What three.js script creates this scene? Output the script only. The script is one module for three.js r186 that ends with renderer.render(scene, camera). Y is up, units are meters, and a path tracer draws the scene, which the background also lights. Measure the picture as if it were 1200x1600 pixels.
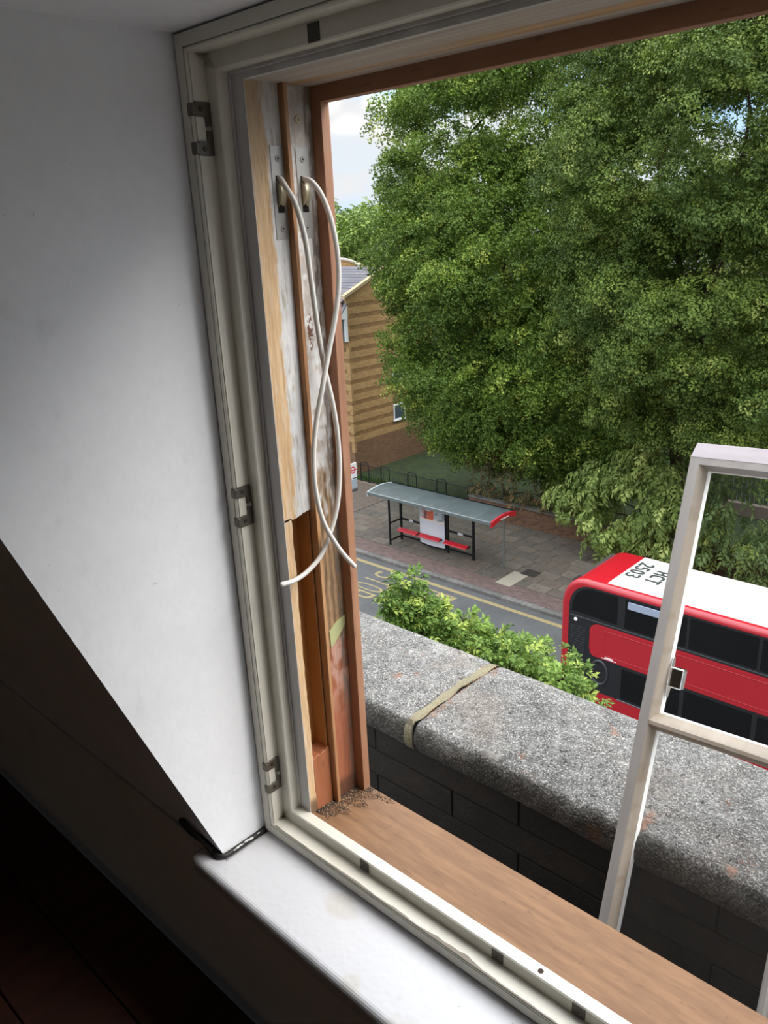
import * as THREE from 'three';
import { RoundedBoxGeometry } from 'three/addons/geometries/RoundedBoxGeometry.js';
import { mergeGeometries, toCreasedNormals } from 'three/addons/utils/BufferGeometryUtils.js';
import { TextGeometry } from 'three/addons/geometries/TextGeometry.js';
import { FontLoader } from 'three/addons/loaders/FontLoader.js';

// ---------------------------------------------------------------- camera, sky, exposure
const scene = new THREE.Scene();
const renderer = new THREE.WebGLRenderer({ antialias: true });
renderer.toneMapping = THREE.LinearToneMapping;
renderer.toneMappingExposure = 3.2;
renderer.shadowMap.enabled = true;
const EYE = 13.53;                                   // the road lies at y = 0
const camera = new THREE.PerspectiveCamera(65.32, 1200 / 1600, 0.02, 400);
camera.rotation.order = 'YXZ';
camera.rotation.set(-0.340493, 0.764419, -0.047366);
camera.position.set(0, EYE, 0);

function rng(seed) { let a = seed >>> 0; return () => { a = (a + 0x6d2b79f5) >>> 0; let t = a; t = Math.imul(t ^ (t >>> 15), t | 1); t ^= t + Math.imul(t ^ (t >>> 7), t | 61); return ((t ^ (t >>> 14)) >>> 0) / 4294967296; }; }
const hsh = (x, y, z) => { let h = Math.imul(x, 374761393) ^ Math.imul(y, 668265263) ^ Math.imul(z, 1274126177); h = Math.imul(h ^ (h >>> 13), 1274126177); return ((h ^ (h >>> 16)) >>> 0) / 4294967296; };
const sm = (t) => t * t * (3 - 2 * t), lerp = (a, b, t) => a + (b - a) * t, clamp = (x, a = 0, b = 1) => Math.min(b, Math.max(a, x));
const step = (a, b, x) => sm(clamp((x - a) / (b - a)));
function vn(x, y, z = 0, px = 0, py = 0) {           // value noise; px, py: period in cells (0: none)
  const X = Math.floor(x), Y = Math.floor(y), Z = Math.floor(z), fx = sm(x - X), fy = sm(y - Y), fz = sm(z - Z);
  const w = (i, p) => (p ? ((i % p) + p) % p : i);
  const c = (i, j, k) => hsh(w(X + i, px), w(Y + j, py), Z + k);
  const a = lerp(lerp(c(0, 0, 0), c(1, 0, 0), fx), lerp(c(0, 1, 0), c(1, 1, 0), fx), fy);
  if (fz === 0) return a;
  return lerp(a, lerp(lerp(c(0, 0, 1), c(1, 0, 1), fx), lerp(c(0, 1, 1), c(1, 1, 1), fx), fy), fz);
}
function fbm(x, y, oct = 4, z = 0, px = 0, py = 0) { let s = 0, a = 0.5, n = 0; for (let i = 0; i < oct; i++) { s += a * vn(x, y, z + i * 17, px, py); n += a; a *= 0.5; x *= 2; y *= 2; px *= 2; py *= 2; } return s / n; }

// an overcast summer sky: bright broken cloud, brighter towards the zenith, pale blue gaps
{
  const W = 896, H = 448, d = new Float32Array(W * H * 4);
  for (let j = 0; j < H; j++) for (let i = 0; i < W; i++) {
    const el = ((j + 0.5) / H - 0.5) * Math.PI, az = ((i + 0.5) / W) * 2 * Math.PI;
    const x = Math.cos(el) * Math.cos(az), y = Math.sin(el), z = Math.cos(el) * Math.sin(az);
    const q = 8.5, yy = y * 2.4;
    let f = 0, a = 0.5, n = 0, s = q; for (let o = 0; o < 6; o++) { f += a * vn(x * s + 31, yy * s + 7, z * s + 11 + o * 5.3); n += a; a *= 0.55; s *= 2.05; }
    f /= n;
    const f2 = vn(x * 14 + 3, yy * 15 + 40, z * 14 + 8) * 0.6 + vn(x * 34 + 3, yy * 38, z * 34) * 0.4;
    const cover = step(0.33, 0.46, f), thick = step(0.33, 0.62, f2);
    const zen = 0.15 + 2.25 * Math.max(0, y);
    const cl = lerp(0.95, 0.34, thick);
    const blue = [0.42, 0.66, 0.98], cloud = [cl * 1.005, cl, cl * 0.995];
    const o = (j * W + i) * 4;
    for (let k = 0; k < 3; k++) d[o + k] = lerp(blue[k] * 0.9, cloud[k], cover) * zen * 1.05;
    d[o + 3] = 1;
  }
  const t = new THREE.DataTexture(d, W, H, THREE.RGBAFormat, THREE.FloatType);
  t.mapping = THREE.EquirectangularReflectionMapping; t.magFilter = THREE.LinearFilter; t.minFilter = THREE.LinearFilter; t.wrapS = THREE.RepeatWrapping; t.needsUpdate = true;
  scene.background = t; scene.environment = t;
}
// a veiled, very soft sun in front of the house and to the right
const sun = new THREE.DirectionalLight(0xfff8f0, 0.95);
sun.position.set(40, 68, -68); sun.target.position.set(-15, 0, -20);
sun.castShadow = true; sun.shadow.radius = 75; sun.shadow.mapSize.set(2048, 2048);
Object.assign(sun.shadow.camera, { left: -60, right: 60, top: 60, bottom: -60, near: 1, far: 200 });
scene.add(sun, sun.target);

// ---------------------------------------------------------------- helpers
const used = {};
function numbered(n) { const k = (used[n] = (used[n] ?? -1) + 1); return k ? n + '_' + String(k).padStart(3, '0') : n; }
const Y = (y) => y + EYE;                             // heights given from the eye
function tex(w, h, fn, rx = 1, ry = rx, data = false) {
  const d = new Uint8Array(w * h * 4);
  for (let j = 0; j < h; j++) for (let i = 0; i < w; i++) { const c = fn((i + 0.5) / w, (j + 0.5) / h, i, j), o = (j * w + i) * 4; for (let k = 0; k < 3; k++) d[o + k] = clamp(typeof c === 'number' ? c : c[k]) * 255; d[o + 3] = 255; }
  const t = new THREE.DataTexture(d, w, h);
  t.wrapS = t.wrapT = THREE.RepeatWrapping; t.magFilter = THREE.LinearFilter; t.minFilter = THREE.LinearMipmapLinearFilter; t.generateMipmaps = true;
  t.repeat.set(rx, ry); if (!data) t.colorSpace = THREE.SRGBColorSpace; t.needsUpdate = true;
  return t;
}
const turned = (t) => { const c = t.clone(); c.rotation = Math.PI / 2; c.needsUpdate = true; return c; };
const C3 = (hex) => { const c = parseInt(hex.slice(1), 16); return [(c >> 16) / 255, ((c >> 8) & 255) / 255, (c & 255) / 255]; };
const mix3 = (a, b, t) => [lerp(a[0], b[0], t), lerp(a[1], b[1], t), lerp(a[2], b[2], t)];
const mul3 = (a, k) => [a[0] * k, a[1] * k, a[2] * k];
const M = (o) => new THREE.MeshStandardMaterial({ roughness: 0.7, ...o });
const MP = (o) => new THREE.MeshPhysicalMaterial({ roughness: 0.7, ...o });
function metric(g, k = 1) {                           // uv in metres from position and normal
  if (g.index) g = g.toNonIndexed();
  const p = g.attributes.position, n = g.attributes.normal, uv = new Float32Array(p.count * 2);
  for (let i = 0; i < p.count; i++) {
    const ax = Math.abs(n.getX(i)), ay = Math.abs(n.getY(i)), az = Math.abs(n.getZ(i));
    const [u, v] = ax >= ay && ax >= az ? [p.getZ(i), p.getY(i)] : ay >= az ? [p.getX(i), p.getZ(i)] : [p.getX(i), p.getY(i)];
    uv[2 * i] = u * k; uv[2 * i + 1] = v * k;
  }
  g.setAttribute('uv', new THREE.BufferAttribute(uv, 2)); return g;
}
function bx(x0, x1, y0, y1, z0, z1, r = 0.001, seg = 1) {
  const w = Math.abs(x1 - x0), h = Math.abs(y1 - y0), d = Math.abs(z1 - z0);
  const g = r > 0 ? new RoundedBoxGeometry(w, h, d, seg, Math.min(r, w / 2.01, h / 2.01, d / 2.01)) : new THREE.BoxGeometry(w, h, d);
  g.translate((x0 + x1) / 2, (y0 + y1) / 2, (z0 + z1) / 2); return metric(g);
}
function extr(pts, depth, opt = {}) {                 // polygon in the xy plane pushed along +z
  const s = pts instanceof THREE.Shape ? pts : new THREE.Shape(pts.map((p) => new THREE.Vector2(p[0], p[1])));
  return new THREE.ExtrudeGeometry(s, { depth, bevelEnabled: false, curveSegments: 16, ...opt });
}
const extrX = (zy, x0, x1, opt) => { const g = extr(zy.map(([z, y]) => [-z, y]), x1 - x0, opt); g.rotateY(Math.PI / 2); g.translate(x0, 0, 0); return metric(g); };   // polygon (z, y) pushed along x
const extrY = (xz, y0, y1, opt) => { const g = extr(xz.map(([x, z]) => [x, -z]), y1 - y0, opt); g.rotateX(-Math.PI / 2); g.translate(0, y0, 0); return metric(g); };  // polygon (x, z) pushed up
const extrZ = (xy, z0, z1, opt) => { const g = extr(xy, z1 - z0, opt); g.translate(0, 0, z0); return metric(g); };
function tube(pts, r, seg = 40, rad = 10, closed = false) { return new THREE.TubeGeometry(new THREE.CatmullRomCurve3(pts.map((p) => new THREE.Vector3(...p)), closed), seg, r, rad, closed); }
function rod(a, b, r, seg = 10) { const A = new THREE.Vector3(...a), B = new THREE.Vector3(...b), L = A.distanceTo(B); const g = new THREE.CylinderGeometry(r, r, L, seg); g.applyQuaternion(new THREE.Quaternion().setFromUnitVectors(new THREE.Vector3(0, 1, 0), B.clone().sub(A).normalize())); g.translate((A.x + B.x) / 2, (A.y + B.y) / 2, (A.z + B.z) / 2); return g; }
function flat(gs) { return mergeGeometries(gs.map((g) => { g = g.index ? g.toNonIndexed() : g; for (const k of Object.keys(g.attributes)) if (!['position', 'normal', 'uv'].includes(k)) g.deleteAttribute(k); return g; })); }
const shadow = (m) => { m.castShadow = m.receiveShadow = true; return m; };
function thing(name, label, category, pos = [0, 0, 0], group, kind) {
  const o = new THREE.Group(); o.name = numbered(name); o.position.set(...pos); scene.add(o);
  if (kind) o.userData.kind = kind; if (label) o.userData.label = label; if (category) o.userData.category = category; if (group) o.userData.group = group;
  return o;
}
const org = (o) => { const v = new THREE.Vector3(); for (; o && o !== scene; o = o.parent) v.add(o.position); return v; };
function part(parent, name, geo, mat, extra = {}) {   // geometry in world metres; the part hangs under its thing
  if (Array.isArray(geo)) geo = flat(geo);
  const o = org(parent); geo = geo.clone().translate(-o.x, -o.y, -o.z);
  const m = shadow(new THREE.Mesh(geo, mat)); m.name = name; Object.assign(m.userData, extra); parent.add(m); return m;
}
function piece(parent, name, geo, mat, x, y, z, ry = 0, rx = 0, rz = 0) {   // shared geometry round its own origin
  const o = org(parent), m = shadow(new THREE.Mesh(geo, mat)); m.name = name; m.position.set(x - o.x, y - o.y, z - o.z); m.rotation.set(rx, ry, rz); parent.add(m); return m;
}
function single(name, label, category, geo, mat, group, kind) {
  if (Array.isArray(geo)) geo = flat(geo);
  geo.computeBoundingBox(); const c = geo.boundingBox.getCenter(new THREE.Vector3()); c.y = geo.boundingBox.min.y;
  geo = geo.clone().translate(-c.x, -c.y, -c.z);
  const m = shadow(new THREE.Mesh(geo, mat)); m.name = numbered(name); m.position.copy(c); scene.add(m);
  if (label) m.userData.label = label; if (category) m.userData.category = category; if (group) m.userData.group = group; if (kind) m.userData.kind = kind;
  return m;
}
const struct = (name, geo, mat) => single(name, null, null, geo, mat, null, 'structure');

// ---------------------------------------------------------------- materials
const plasterTex = tex(768, 768, (u, v) => {
  const n = fbm(u * 6, v * 6, 5, 3, 6, 6), f = fbm(u * 60, v * 60, 3, 9, 60, 60);
  const scuff = step(0.68, 0.9, fbm(u * 22, v * 14, 5, 21, 22, 14)) * 0.05, speck = vn(u * 170, v * 170, 4, 170, 170) > 0.992 ? 0.16 : 0;
  const k = 0.955 - (n - 0.5) * 0.05 - (f - 0.5) * 0.02 - scuff - speck; return [k * 0.985, k * 0.99, k];
}, 1);
const plasterBump = tex(384, 384, (u, v) => fbm(u * 10, v * 10, 5, 5, 10, 10) * 0.8 + 0.2 * vn(u * 90, v * 90, 2, 90, 90), 1.6, 1.6, true);
const plaster = M({ map: plasterTex, bumpMap: plasterBump, bumpScale: 0.0009, roughness: 0.62 });
const stoolPaint = M({ roughness: 0.42, bumpMap: plasterBump, bumpScale: 0.0012, map: tex(640, 640, (u, v) => {
  const n = fbm(u * 7, v * 7, 5, 13, 7, 7), sp = vn(u * 210, v * 210, 8, 210, 210) > 0.9945 ? 0.25 : 0, st = step(0.68, 0.78, fbm(u * 9, v * 9, 4, 33, 9, 9));
  return mix3([0.8 - sp, 0.8 - sp, 0.81 - sp], [0.72, 0.69, 0.62], st * 0.35 + (n - 0.5) * 0.2);
}) });
const creamMap = tex(640, 640, (u, v) => {
  const n = fbm(u * 5, v * 5, 5, 2, 5, 5), br = fbm(u * 90, v * 6, 3, 7, 90, 6), sp = vn(u * 190, v * 190, 5, 190, 190) > 0.994 ? 0.25 : 0;
  const d = step(0.6, 0.8, fbm(u * 12, v * 12, 4, 15, 12, 12)) * 0.3;
  const c = mix3([0.855, 0.84, 0.785], [0.79, 0.765, 0.69], clamp(d + (n - 0.5) * 0.5 + (br - 0.5) * 0.25)); return mul3(c, 1 - sp);
});
const cream = M({ map: creamMap, roughness: 0.48, bumpMap: plasterBump, bumpScale: 0.0006 });
const greyEdge = M({ roughness: 0.6, map: tex(256, 1024, (u, v) => { const n = fbm(u * 60, v * 7, 4, 3, 60, 7), m = fbm(u * 5, v * 5, 4, 8, 5, 5); const k = 0.78 + (n - 0.5) * 0.16 + (m - 0.5) * 0.14; return [k, k * 0.985, k * 0.965]; }) });
function wood(dark, light, seed, stretch = 1) {        // grain along v
  return tex(384, 640, (u, v) => {
    const w = fbm(u * 4, v * 2, 3, seed, 4, 2), g = fbm((u + 0.03 * w) * 46, v * 3 * stretch, 4, seed + 5, 46, 3 * stretch), f = vn(u * 180, v * 22, seed, 180, 22), pore = vn(u * 240, v * 34, seed + 3, 240, 34) > 0.9 ? 0.12 : 0;
    return mul3(mix3(C3(dark), C3(light), clamp(g * 0.75 + f * 0.22 + (w - 0.5) * 0.35)), 1 - pore);
  });
}
const mahoganyT = wood('#8d6047', '#c09373', 41), sillT = wood('#6a4a30', '#97724f', 57, 2), pineT = wood('#c08f5c', '#e7c596', 71);
const mahogany = M({ map: mahoganyT, roughness: 0.6 });
const mahoganyX = M({ map: (() => { const c = turned(mahoganyT); c.repeat.set(1, 1); return c; })(), roughness: 0.6 });
const grainBump = tex(512, 512, (u, v) => fbm(u * 60, v * 4, 3, 4, 60, 4), 1, 1, true);
const sillWood = M({ map: (() => { const c = turned(sillT); c.repeat.set(2.2, 2.2); return c; })(), roughness: 0.66, bumpMap: turned(grainBump), bumpScale: 0.0008 });
const pine = M({ map: pineT, roughness: 0.7 }), boxBrown = M({ map: wood('#94602f', '#bd8447', 83), roughness: 0.65 });
const nearBlack = M({ color: 0x0d0b0a, roughness: 0.9 });
const hingeSteel = M({ color: 0x6a645c, metalness: 0.75, roughness: 0.42, bumpMap: plasterBump, bumpScale: 0.0005 });
const steelGrey = M({ color: 0xb4b2ad, metalness: 0.35, roughness: 0.42, bumpMap: plasterBump, bumpScale: 0.0006 });
const darkScrew = M({ color: 0x4b4742, metalness: 0.7, roughness: 0.45 });
const chrome = M({ color: 0xe4e6e8, metalness: 1, roughness: 0.12 });

// the pulley stile: bare pine where the stop came off, worn white paint in the channels, bare weathered wood and primer lower down
const Z0 = -0.749, Z1 = -0.868;
const stileTex = tex(128, 2048, (u, v) => {
  const z = lerp(Z0, Z1, u), y = lerp(-1.02, 0.2, v), t = -z;
  const gr = fbm(u * 16 + 0.4 * fbm(v * 9, u * 3, 3), v * 16, 4, 5), fine = vn(u * 60, v * 130, 3), n = fbm(u * 7, v * 70, 4, 9), rag = (fbm(v * 60, u * 2, 4, 2) - 0.5) * 0.012;
  const pineC = mix3([0.74, 0.57, 0.4], [0.92, 0.8, 0.63], clamp(gr * 0.9 + fine * 0.2)), white = mul3([0.95, 0.945, 0.935], 0.88 + 0.12 * n);
  let c;
  if (t < 0.81) {
    c = mix3(pineC, white, step(-0.003, 0.004, t - 0.7795 - rag * 0.9));
    if (t < 0.77) c = mix3(c, [0.84, 0.72, 0.56], 0.35);
    c = mix3(c, white, step(0.58, 0.7, fbm(u * 22, v * 26, 3, 31)) * (t > 0.772 ? 0.6 : 0.22));
    if (t > 0.7795) c = mix3(c, [0.66, 0.6, 0.52], step(0.6, 0.78, fbm(u * 28, v * 46, 3, 61)) * 0.5);
  } else {
    const bare = mix3([0.42, 0.32, 0.23], [0.75, 0.62, 0.47], clamp(0.5 + 0.5 * Math.sin((u * 60 + 5 * fbm(v * 14, u * 3, 3, 4)) * 1.1) * 0.5 + (fine - 0.5) * 0.35));
    const mah = mix3([0.52, 0.3, 0.2], [0.7, 0.44, 0.32], gr), prim = [0.8, 0.66, 0.6];
    const y2 = y + rag * 3;
    c = mix3(mah, prim, step(-0.88, -0.72, y2) * step(0.4, 0.6, fbm(u * 8, v * 34, 4, 12)) * 0.8);
    c = mix3(c, bare, step(-0.69, -0.68, y2));
    c = mix3(c, white, step(-0.44, -0.36, y2 + (fbm(u * 14, v * 40, 4, 6) - 0.5) * 0.22) * (0.72 + 0.28 * step(0.4, 0.62, n)));
    if (t > 0.853) c = mix3(c, [0.5, 0.46, 0.42], step(0.35, 0.6, fbm(u * 24, v * 60, 4, 8)) * 0.75);
    const k1 = Math.hypot((t - 0.8355) / 0.004, (y + 0.145) / 0.02); if (k1 < 1.4 && fbm(u * 40, v * 300, 2) > 0.45) c = mix3(c, [0.36, 0.2, 0.14], 0.8);
  }
  c = mix3(c, [0.5, 0.46, 0.42], step(0.06, 0.2, y) * 0.45 * (0.5 + n * 0.6));
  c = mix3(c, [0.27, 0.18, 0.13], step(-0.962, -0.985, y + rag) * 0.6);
  return c;
});
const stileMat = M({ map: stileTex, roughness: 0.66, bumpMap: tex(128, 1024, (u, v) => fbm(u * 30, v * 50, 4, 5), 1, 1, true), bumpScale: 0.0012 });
function stileUV(g) { const p = g.attributes.position, uv = g.attributes.uv; for (let i = 0; i < p.count; i++) uv.setXY(i, (Z0 - p.getZ(i)) / (Z0 - Z1), (p.getY(i) - EYE + 1.02) / 1.22); return g; }

// ---------------------------------------------------------------- the attic room and its dormer
const SL = 0.37209, slopeZ = (y) => -0.61 + SL * (y + 1.045);    // inner face of the sloping wall
const RX = 0.075, XL = -1.0185;                                   // right and left cheek of the dormer
{
  const sl = (y0, y1, x0, x1) => extrX([[slopeZ(y0), Y(y0)], [slopeZ(y1), Y(y1)], [slopeZ(y1) - 0.14, Y(y1)], [slopeZ(y0) - 0.14, Y(y0)]], x0, x1);
  struct('wall_slope', [sl(-1.06, 1.1, -2.6, XL - 0.12), sl(-1.06, 1.1, RX + 0.12, 1.75), sl(0.4, 1.1, XL - 0.12, RX + 0.12)], plaster);
  const cheek = [[-0.7495, Y(0.4)], [slopeZ(0.4), Y(0.4)], [slopeZ(-1.075), Y(-1.075)], [-0.7495, Y(-1.075)]];
  struct('wall_left', extrX(cheek, XL - 0.12, XL), plaster);
  struct('wall_right_cheek', extrX(cheek, RX, RX + 0.12), plaster).name = 'wall_right';
  struct('ceiling', extrX([[-0.7495, Y(0.256)], [slopeZ(0.256), Y(0.256)], [slopeZ(0.4), Y(0.4)], [-0.7495, Y(0.4)]], XL, RX), plaster);
  // outer face of the dormer round the window
  const outer = M({ color: 0x77706a, roughness: 0.9 });
  struct('wall_outer', [bx(XL - 0.14, -1.006, Y(-1.6), Y(0.55), -0.89, -0.75, 0), bx(RX - 0.06, RX + 0.14, Y(-1.6), Y(0.55), -0.89, -0.75, 0), bx(-0.958, RX - 0.06, Y(0.215), Y(0.55), -0.89, -0.75, 0), bx(-0.958, RX - 0.06, Y(-1.6), Y(-1.045), -0.89, -0.75, 0)], outer);
  struct('wall_knee', bx(-2.6, 1.75, Y(-1.5), Y(-1.07), -0.74, -0.6156, 0), plaster);
  const dark = M({ color: 0xeedcc4, roughness: 0.9 });
  struct('wall_back', bx(-2.5, 1.75, Y(-1.5), Y(1.2), 1.9, 2.02, 0), dark);
  struct('wall_side_left', bx(-2.62, -2.5, Y(-1.5), Y(1.2), -0.9, 2.02, 0), dark);
  struct('wall_side_right', bx(1.75, 1.87, Y(-1.5), Y(1.2), -0.9, 2.02, 0), dark);
  struct('ceiling_room', bx(-2.62, 1.87, Y(1.05), Y(1.2), 0.0, 2.02, 0), dark);
  const floorM = M({ roughness: 0.8, map: wood('#2a120a', '#4a2413', 19) });
  const fl = thing('floor', null, null, [0, Y(-1.5), 0], null, 'structure');
  const bd = [0, 1, 2].map((k) => bx(-1.81, 2.42, Y(-1.43), Y(-1.395 + k * 0.0006), -0.075, 0.07, 0.003));
  for (let k = 0; k < 17; k++) { const g = bd[k % 3].clone(); g.translate(-0.68, 0, -0.52 + k * 0.148); part(fl, 'floorboard', g, floorM); }
  part(fl, 'subfloor', bx(-2.5, 1.75, Y(-1.5), Y(-1.43), -0.6, 1.9, 0), nearBlack);
}
// ---------------------------------------------------------------- window board
{
  const t = thing('trim_1', null, null, [-0.5, Y(-1.085), -0.6], null, 'structure');
  const s = new THREE.Shape(); s.moveTo(-1.018, 0.74); s.lineTo(-1.018, 0.612); s.lineTo(-1.068, 0.608); s.quadraticCurveTo(-1.078, 0.606, -1.077, 0.596); s.lineTo(-1.076, 0.585); s.quadraticCurveTo(-1.074, 0.568, -1.05, 0.568); s.lineTo(RX, 0.556); s.lineTo(RX, 0.74);
  const g = new THREE.ExtrudeGeometry(s, { depth: 0.012, bevelEnabled: true, bevelThickness: 0.012, bevelSize: 0.012, bevelOffset: -0.012, bevelSegments: 5, curveSegments: 10 });
  g.rotateX(-Math.PI / 2); g.translate(0, Y(-1.069), 0);
  // the shape's y is the distance outward: turn it so that +y means -z
  part(t, 'window_board', metric(g), stoolPaint);
  part(t, 'apron_moulding', extrX([[-0.6156, Y(-1.082)], [-0.594, Y(-1.082)], [-0.596, Y(-1.094)], [-0.606, Y(-1.106)], [-0.6156, Y(-1.112)]], -1.06, RX), stoolPaint);
}
// ---------------------------------------------------------------- the window
const win = thing('window_1', null, null, [-0.5, Y(-1.04), -0.79], null, 'structure');
{
  const OX = [-1.0145, RX - 0.001], OY = [Y(-1.041), Y(0.253)];
  // section of the inner casing frame: [distance from the outer edge, z]
  const sec = [[0, -0.7], [0.0165, -0.7], [0.0167, -0.7035], [0.0182, -0.7035], [0.0184, -0.7], [0.0205, -0.7], [0.0225, -0.702], [0.0225, -0.7285], [0.0435, -0.7285], [0.0455, -0.7305], [0.0455, -0.7495], [0, -0.7495]];
  const member = (at) => {                              // at(o, end): [x, y] of a point o inside the outer edge at either mitred end
    const pos = [], q = sec.map(([o, z]) => [0, 1].map((e) => { const [x, y] = at(o, e); return [x, y, z]; }));
    for (let i = 0; i < q.length; i++) { const a = q[i], b = q[(i + 1) % q.length]; pos.push(...a[0], ...b[0], ...b[1], ...a[0], ...b[1], ...a[1]); }
    for (const e of [0, 1]) for (let i = 1; i + 1 < q.length; i++) pos.push(...q[0][e], ...q[i][e], ...q[i + 1][e]);
    const g = new THREE.BufferGeometry(); g.setAttribute('position', new THREE.Float32BufferAttribute(pos, 3)); g.computeVertexNormals(); return metric(g);
  };
  part(win, 'casing_jamb', member((o, e) => [OX[0] + o, e ? OY[1] - o : OY[0] + o]), cream);
  part(win, 'casing_jamb', member((o, e) => [OX[1] - o, e ? OY[0] + o : OY[1] - o]), cream);
  part(win, 'casing_head', member((o, e) => [e ? OX[1] - o : OX[0] + o, OY[1] - o]), cream);
  part(win, 'casing_sill', member((o, e) => [e ? OX[0] + o : OX[1] - o, OY[0] + o]), cream);
  // chipped paint along the front edge of the sill channel
  { const r = rng(61), pos = [], idx = [], n = 260, y = OY[0] + 0.0229; for (let i = 0; i <= n; i++) { const x = lerp(OX[0] + 0.03, 0.0, i / n), w = 0.0016 + 0.0042 * Math.pow(fbm(x * 26, 4, 4, 6), 2.2) + 0.006 * step(0.66, 0.8, fbm(x * 9, 2, 3, 11)) * fbm(x * 60, 3, 2), b = -0.7003; pos.push(x, y, b, x, y, b - w - r() * 0.0005); } for (let i = 0; i < n; i++) { const a = i * 2; idx.push(a, a + 2, a + 1, a + 1, a + 2, a + 3); }
    const g = new THREE.BufferGeometry(); g.setAttribute('position', new THREE.Float32BufferAttribute(pos, 3)); g.setIndex(idx); g.computeVertexNormals(); part(win, 'paint_chip', metric(g), M({ color: 0x837b70, roughness: 0.8 }), { label: 'chipped grey edge of the paint' }); }
  // raised bead round the lip of the frame, beside the rebate
  part(win, 'rebate_bead', bx(-0.9918, -0.9902, OY[0] + 0.024, OY[1] - 0.024, -0.7065, -0.7035, 0.0006), cream);
  // unpainted edge of the box behind the frame, left and top
  const XS = -0.94, YH = Y(0.195), YB = Y(-1.015);
  part(win, 'inner_lining', bx(-1.0, XS + 0.0005, YB, YH + 0.02, -0.7508, -0.7496, 0.0004), greyEdge);
  part(win, 'inner_lining', bx(XS, RX - 0.05, YH, YH + 0.03, -0.7575, -0.7496, 0.0006), greyEdge);
  part(win, 'lining_bead', bx(-0.9705, -0.9645, YB, YH + 0.015, -0.7496, -0.7462, 0.0012), greyEdge);
  part(win, 'lining_bead', bx(-0.966, RX - 0.05, YH + 0.008, YH + 0.0135, -0.7496, -0.7462, 0.0012), greyEdge);
  // pulley stile: inner channel down to the pocket, thin broken strip beside the pocket, outer channel
  const yp = Y(-0.43);
  const top = new THREE.Shape(); { const r = rng(4); top.moveTo(0.7508, YH); top.lineTo(0.7508, yp - 0.004); for (let k = 0; k <= 12; k++) top.lineTo(0.766 + k * 0.0035, yp - 0.003 + k * 0.0006 + (r() - 0.5) * 0.003); top.lineTo(0.808, YH); }
  const st = new THREE.ExtrudeGeometry(top, { depth: 0.018, bevelEnabled: false }); st.rotateY(Math.PI / 2); st.translate(XS - 0.018, 0, 0);
  part(win, 'pulley_stile', stileUV(metric(st)), stileMat);
  const brk = new THREE.Shape(); { const r = rng(9); brk.moveTo(0.7508, yp); brk.lineTo(0.7508, YB); brk.lineTo(0.764, YB); for (let k = 0; k <= 60; k++) brk.lineTo(0.7645 + 0.0022 * vn(k * 0.5, 3) + (r() - 0.5) * 0.0012, YB + (yp - YB) * (k / 60)); }
  const bg = new THREE.ExtrudeGeometry(brk, { depth: 0.018, bevelEnabled: false }); bg.rotateY(Math.PI / 2); bg.translate(XS - 0.018, 0, 0);
  part(win, 'broken_stile_edge', stileUV(metric(bg)), stileMat, { label: 'splintered bare wood edge with white paint flakes' });
  part(win, 'pulley_stile', stileUV(bx(XS - 0.018, XS, YB, YH, -0.868, -0.8175, 0.0005)), stileMat);
  { const bead = extrY([[XS - 0.006, -0.8165], [XS - 0.006, -0.8085], [XS + 0.0095, -0.8085], [XS + 0.011, -0.8095], [XS + 0.011, -0.8155], [XS + 0.0095, -0.8165]], YB + 0.004, YH);
    part(win, 'parting_bead', bead, M({ map: wood('#9a6a45', '#d6a878', 29), roughness: 0.62 })); }
  // the weight box behind the open pocket
  part(win, 'weight_box', [bx(-1.004, -0.974, YB, YH, -0.868, -0.7575, 0)], boxBrown);
  part(win, 'box_divider', bx(-0.974, XS - 0.004, YB, yp + 0.1, -0.8068, -0.8035, 0.0005), boxBrown);
  { const r = rng(31), s = new THREE.Shape(); s.moveTo(0.768, YB); s.lineTo(0.768, Y(-0.893)); for (let k = 1; k < 9; k++) s.lineTo(0.768 + k * 0.0043, Y(-0.893) + k * 0.0008 + (r() - 0.5) * 0.003); s.lineTo(0.8065, Y(-0.886)); s.lineTo(0.8065, YB);
    const g = new THREE.ExtrudeGeometry(s, { depth: 0.03, bevelEnabled: true, bevelSize: 0.0008, bevelThickness: 0.0008, bevelSegments: 1 }); g.rotateY(Math.PI / 2); g.translate(XS - 0.0315, 0, 0);
    part(win, 'pocket_block', metric(g), M({ map: wood('#8e5234', '#c8875f', 99), roughness: 0.6 }), { label: 'short block of red hardwood with a ragged top' }); }
  part(win, 'filler_patch', (() => { const g = extr([[0.8275, Y(-0.659)], [0.8425, Y(-0.6485)], [0.866, Y(-0.641)], [0.8655, Y(-0.658)], [0.85, Y(-0.674)], [0.836, Y(-0.687)], [0.8285, Y(-0.69)]], 0.0016, { bevelEnabled: true, bevelSize: 0.0005, bevelThickness: 0.0006, bevelSegments: 1 }); g.rotateY(Math.PI / 2); g.translate(XS - 0.0004, 0, 0); return metric(g); })(), M({ color: 0xb7ba86, roughness: 0.75 }), { label: 'patch of pale green filler' });
  part(win, 'round_plug', (() => { const g = new THREE.TorusGeometry(0.0038, 0.0012, 8, 20); g.rotateY(Math.PI / 2); g.translate(XS + 0.0006, Y(0.1514), -0.84); return metric(g); })(), M({ color: 0xcfc39f, roughness: 0.5 }));
  // outer stop and exterior lining, all reddish hardwood
  part(win, 'outer_stop', bx(-0.962, -0.9195, Y(-1.02), Y(0.2), -0.885, -0.8682, 0.0012), mahogany);
  part(win, 'outer_stop', bx(RX - 0.066, RX - 0.03, Y(-1.02), Y(0.2), -0.885, -0.8682, 0.0012), mahogany);
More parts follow.
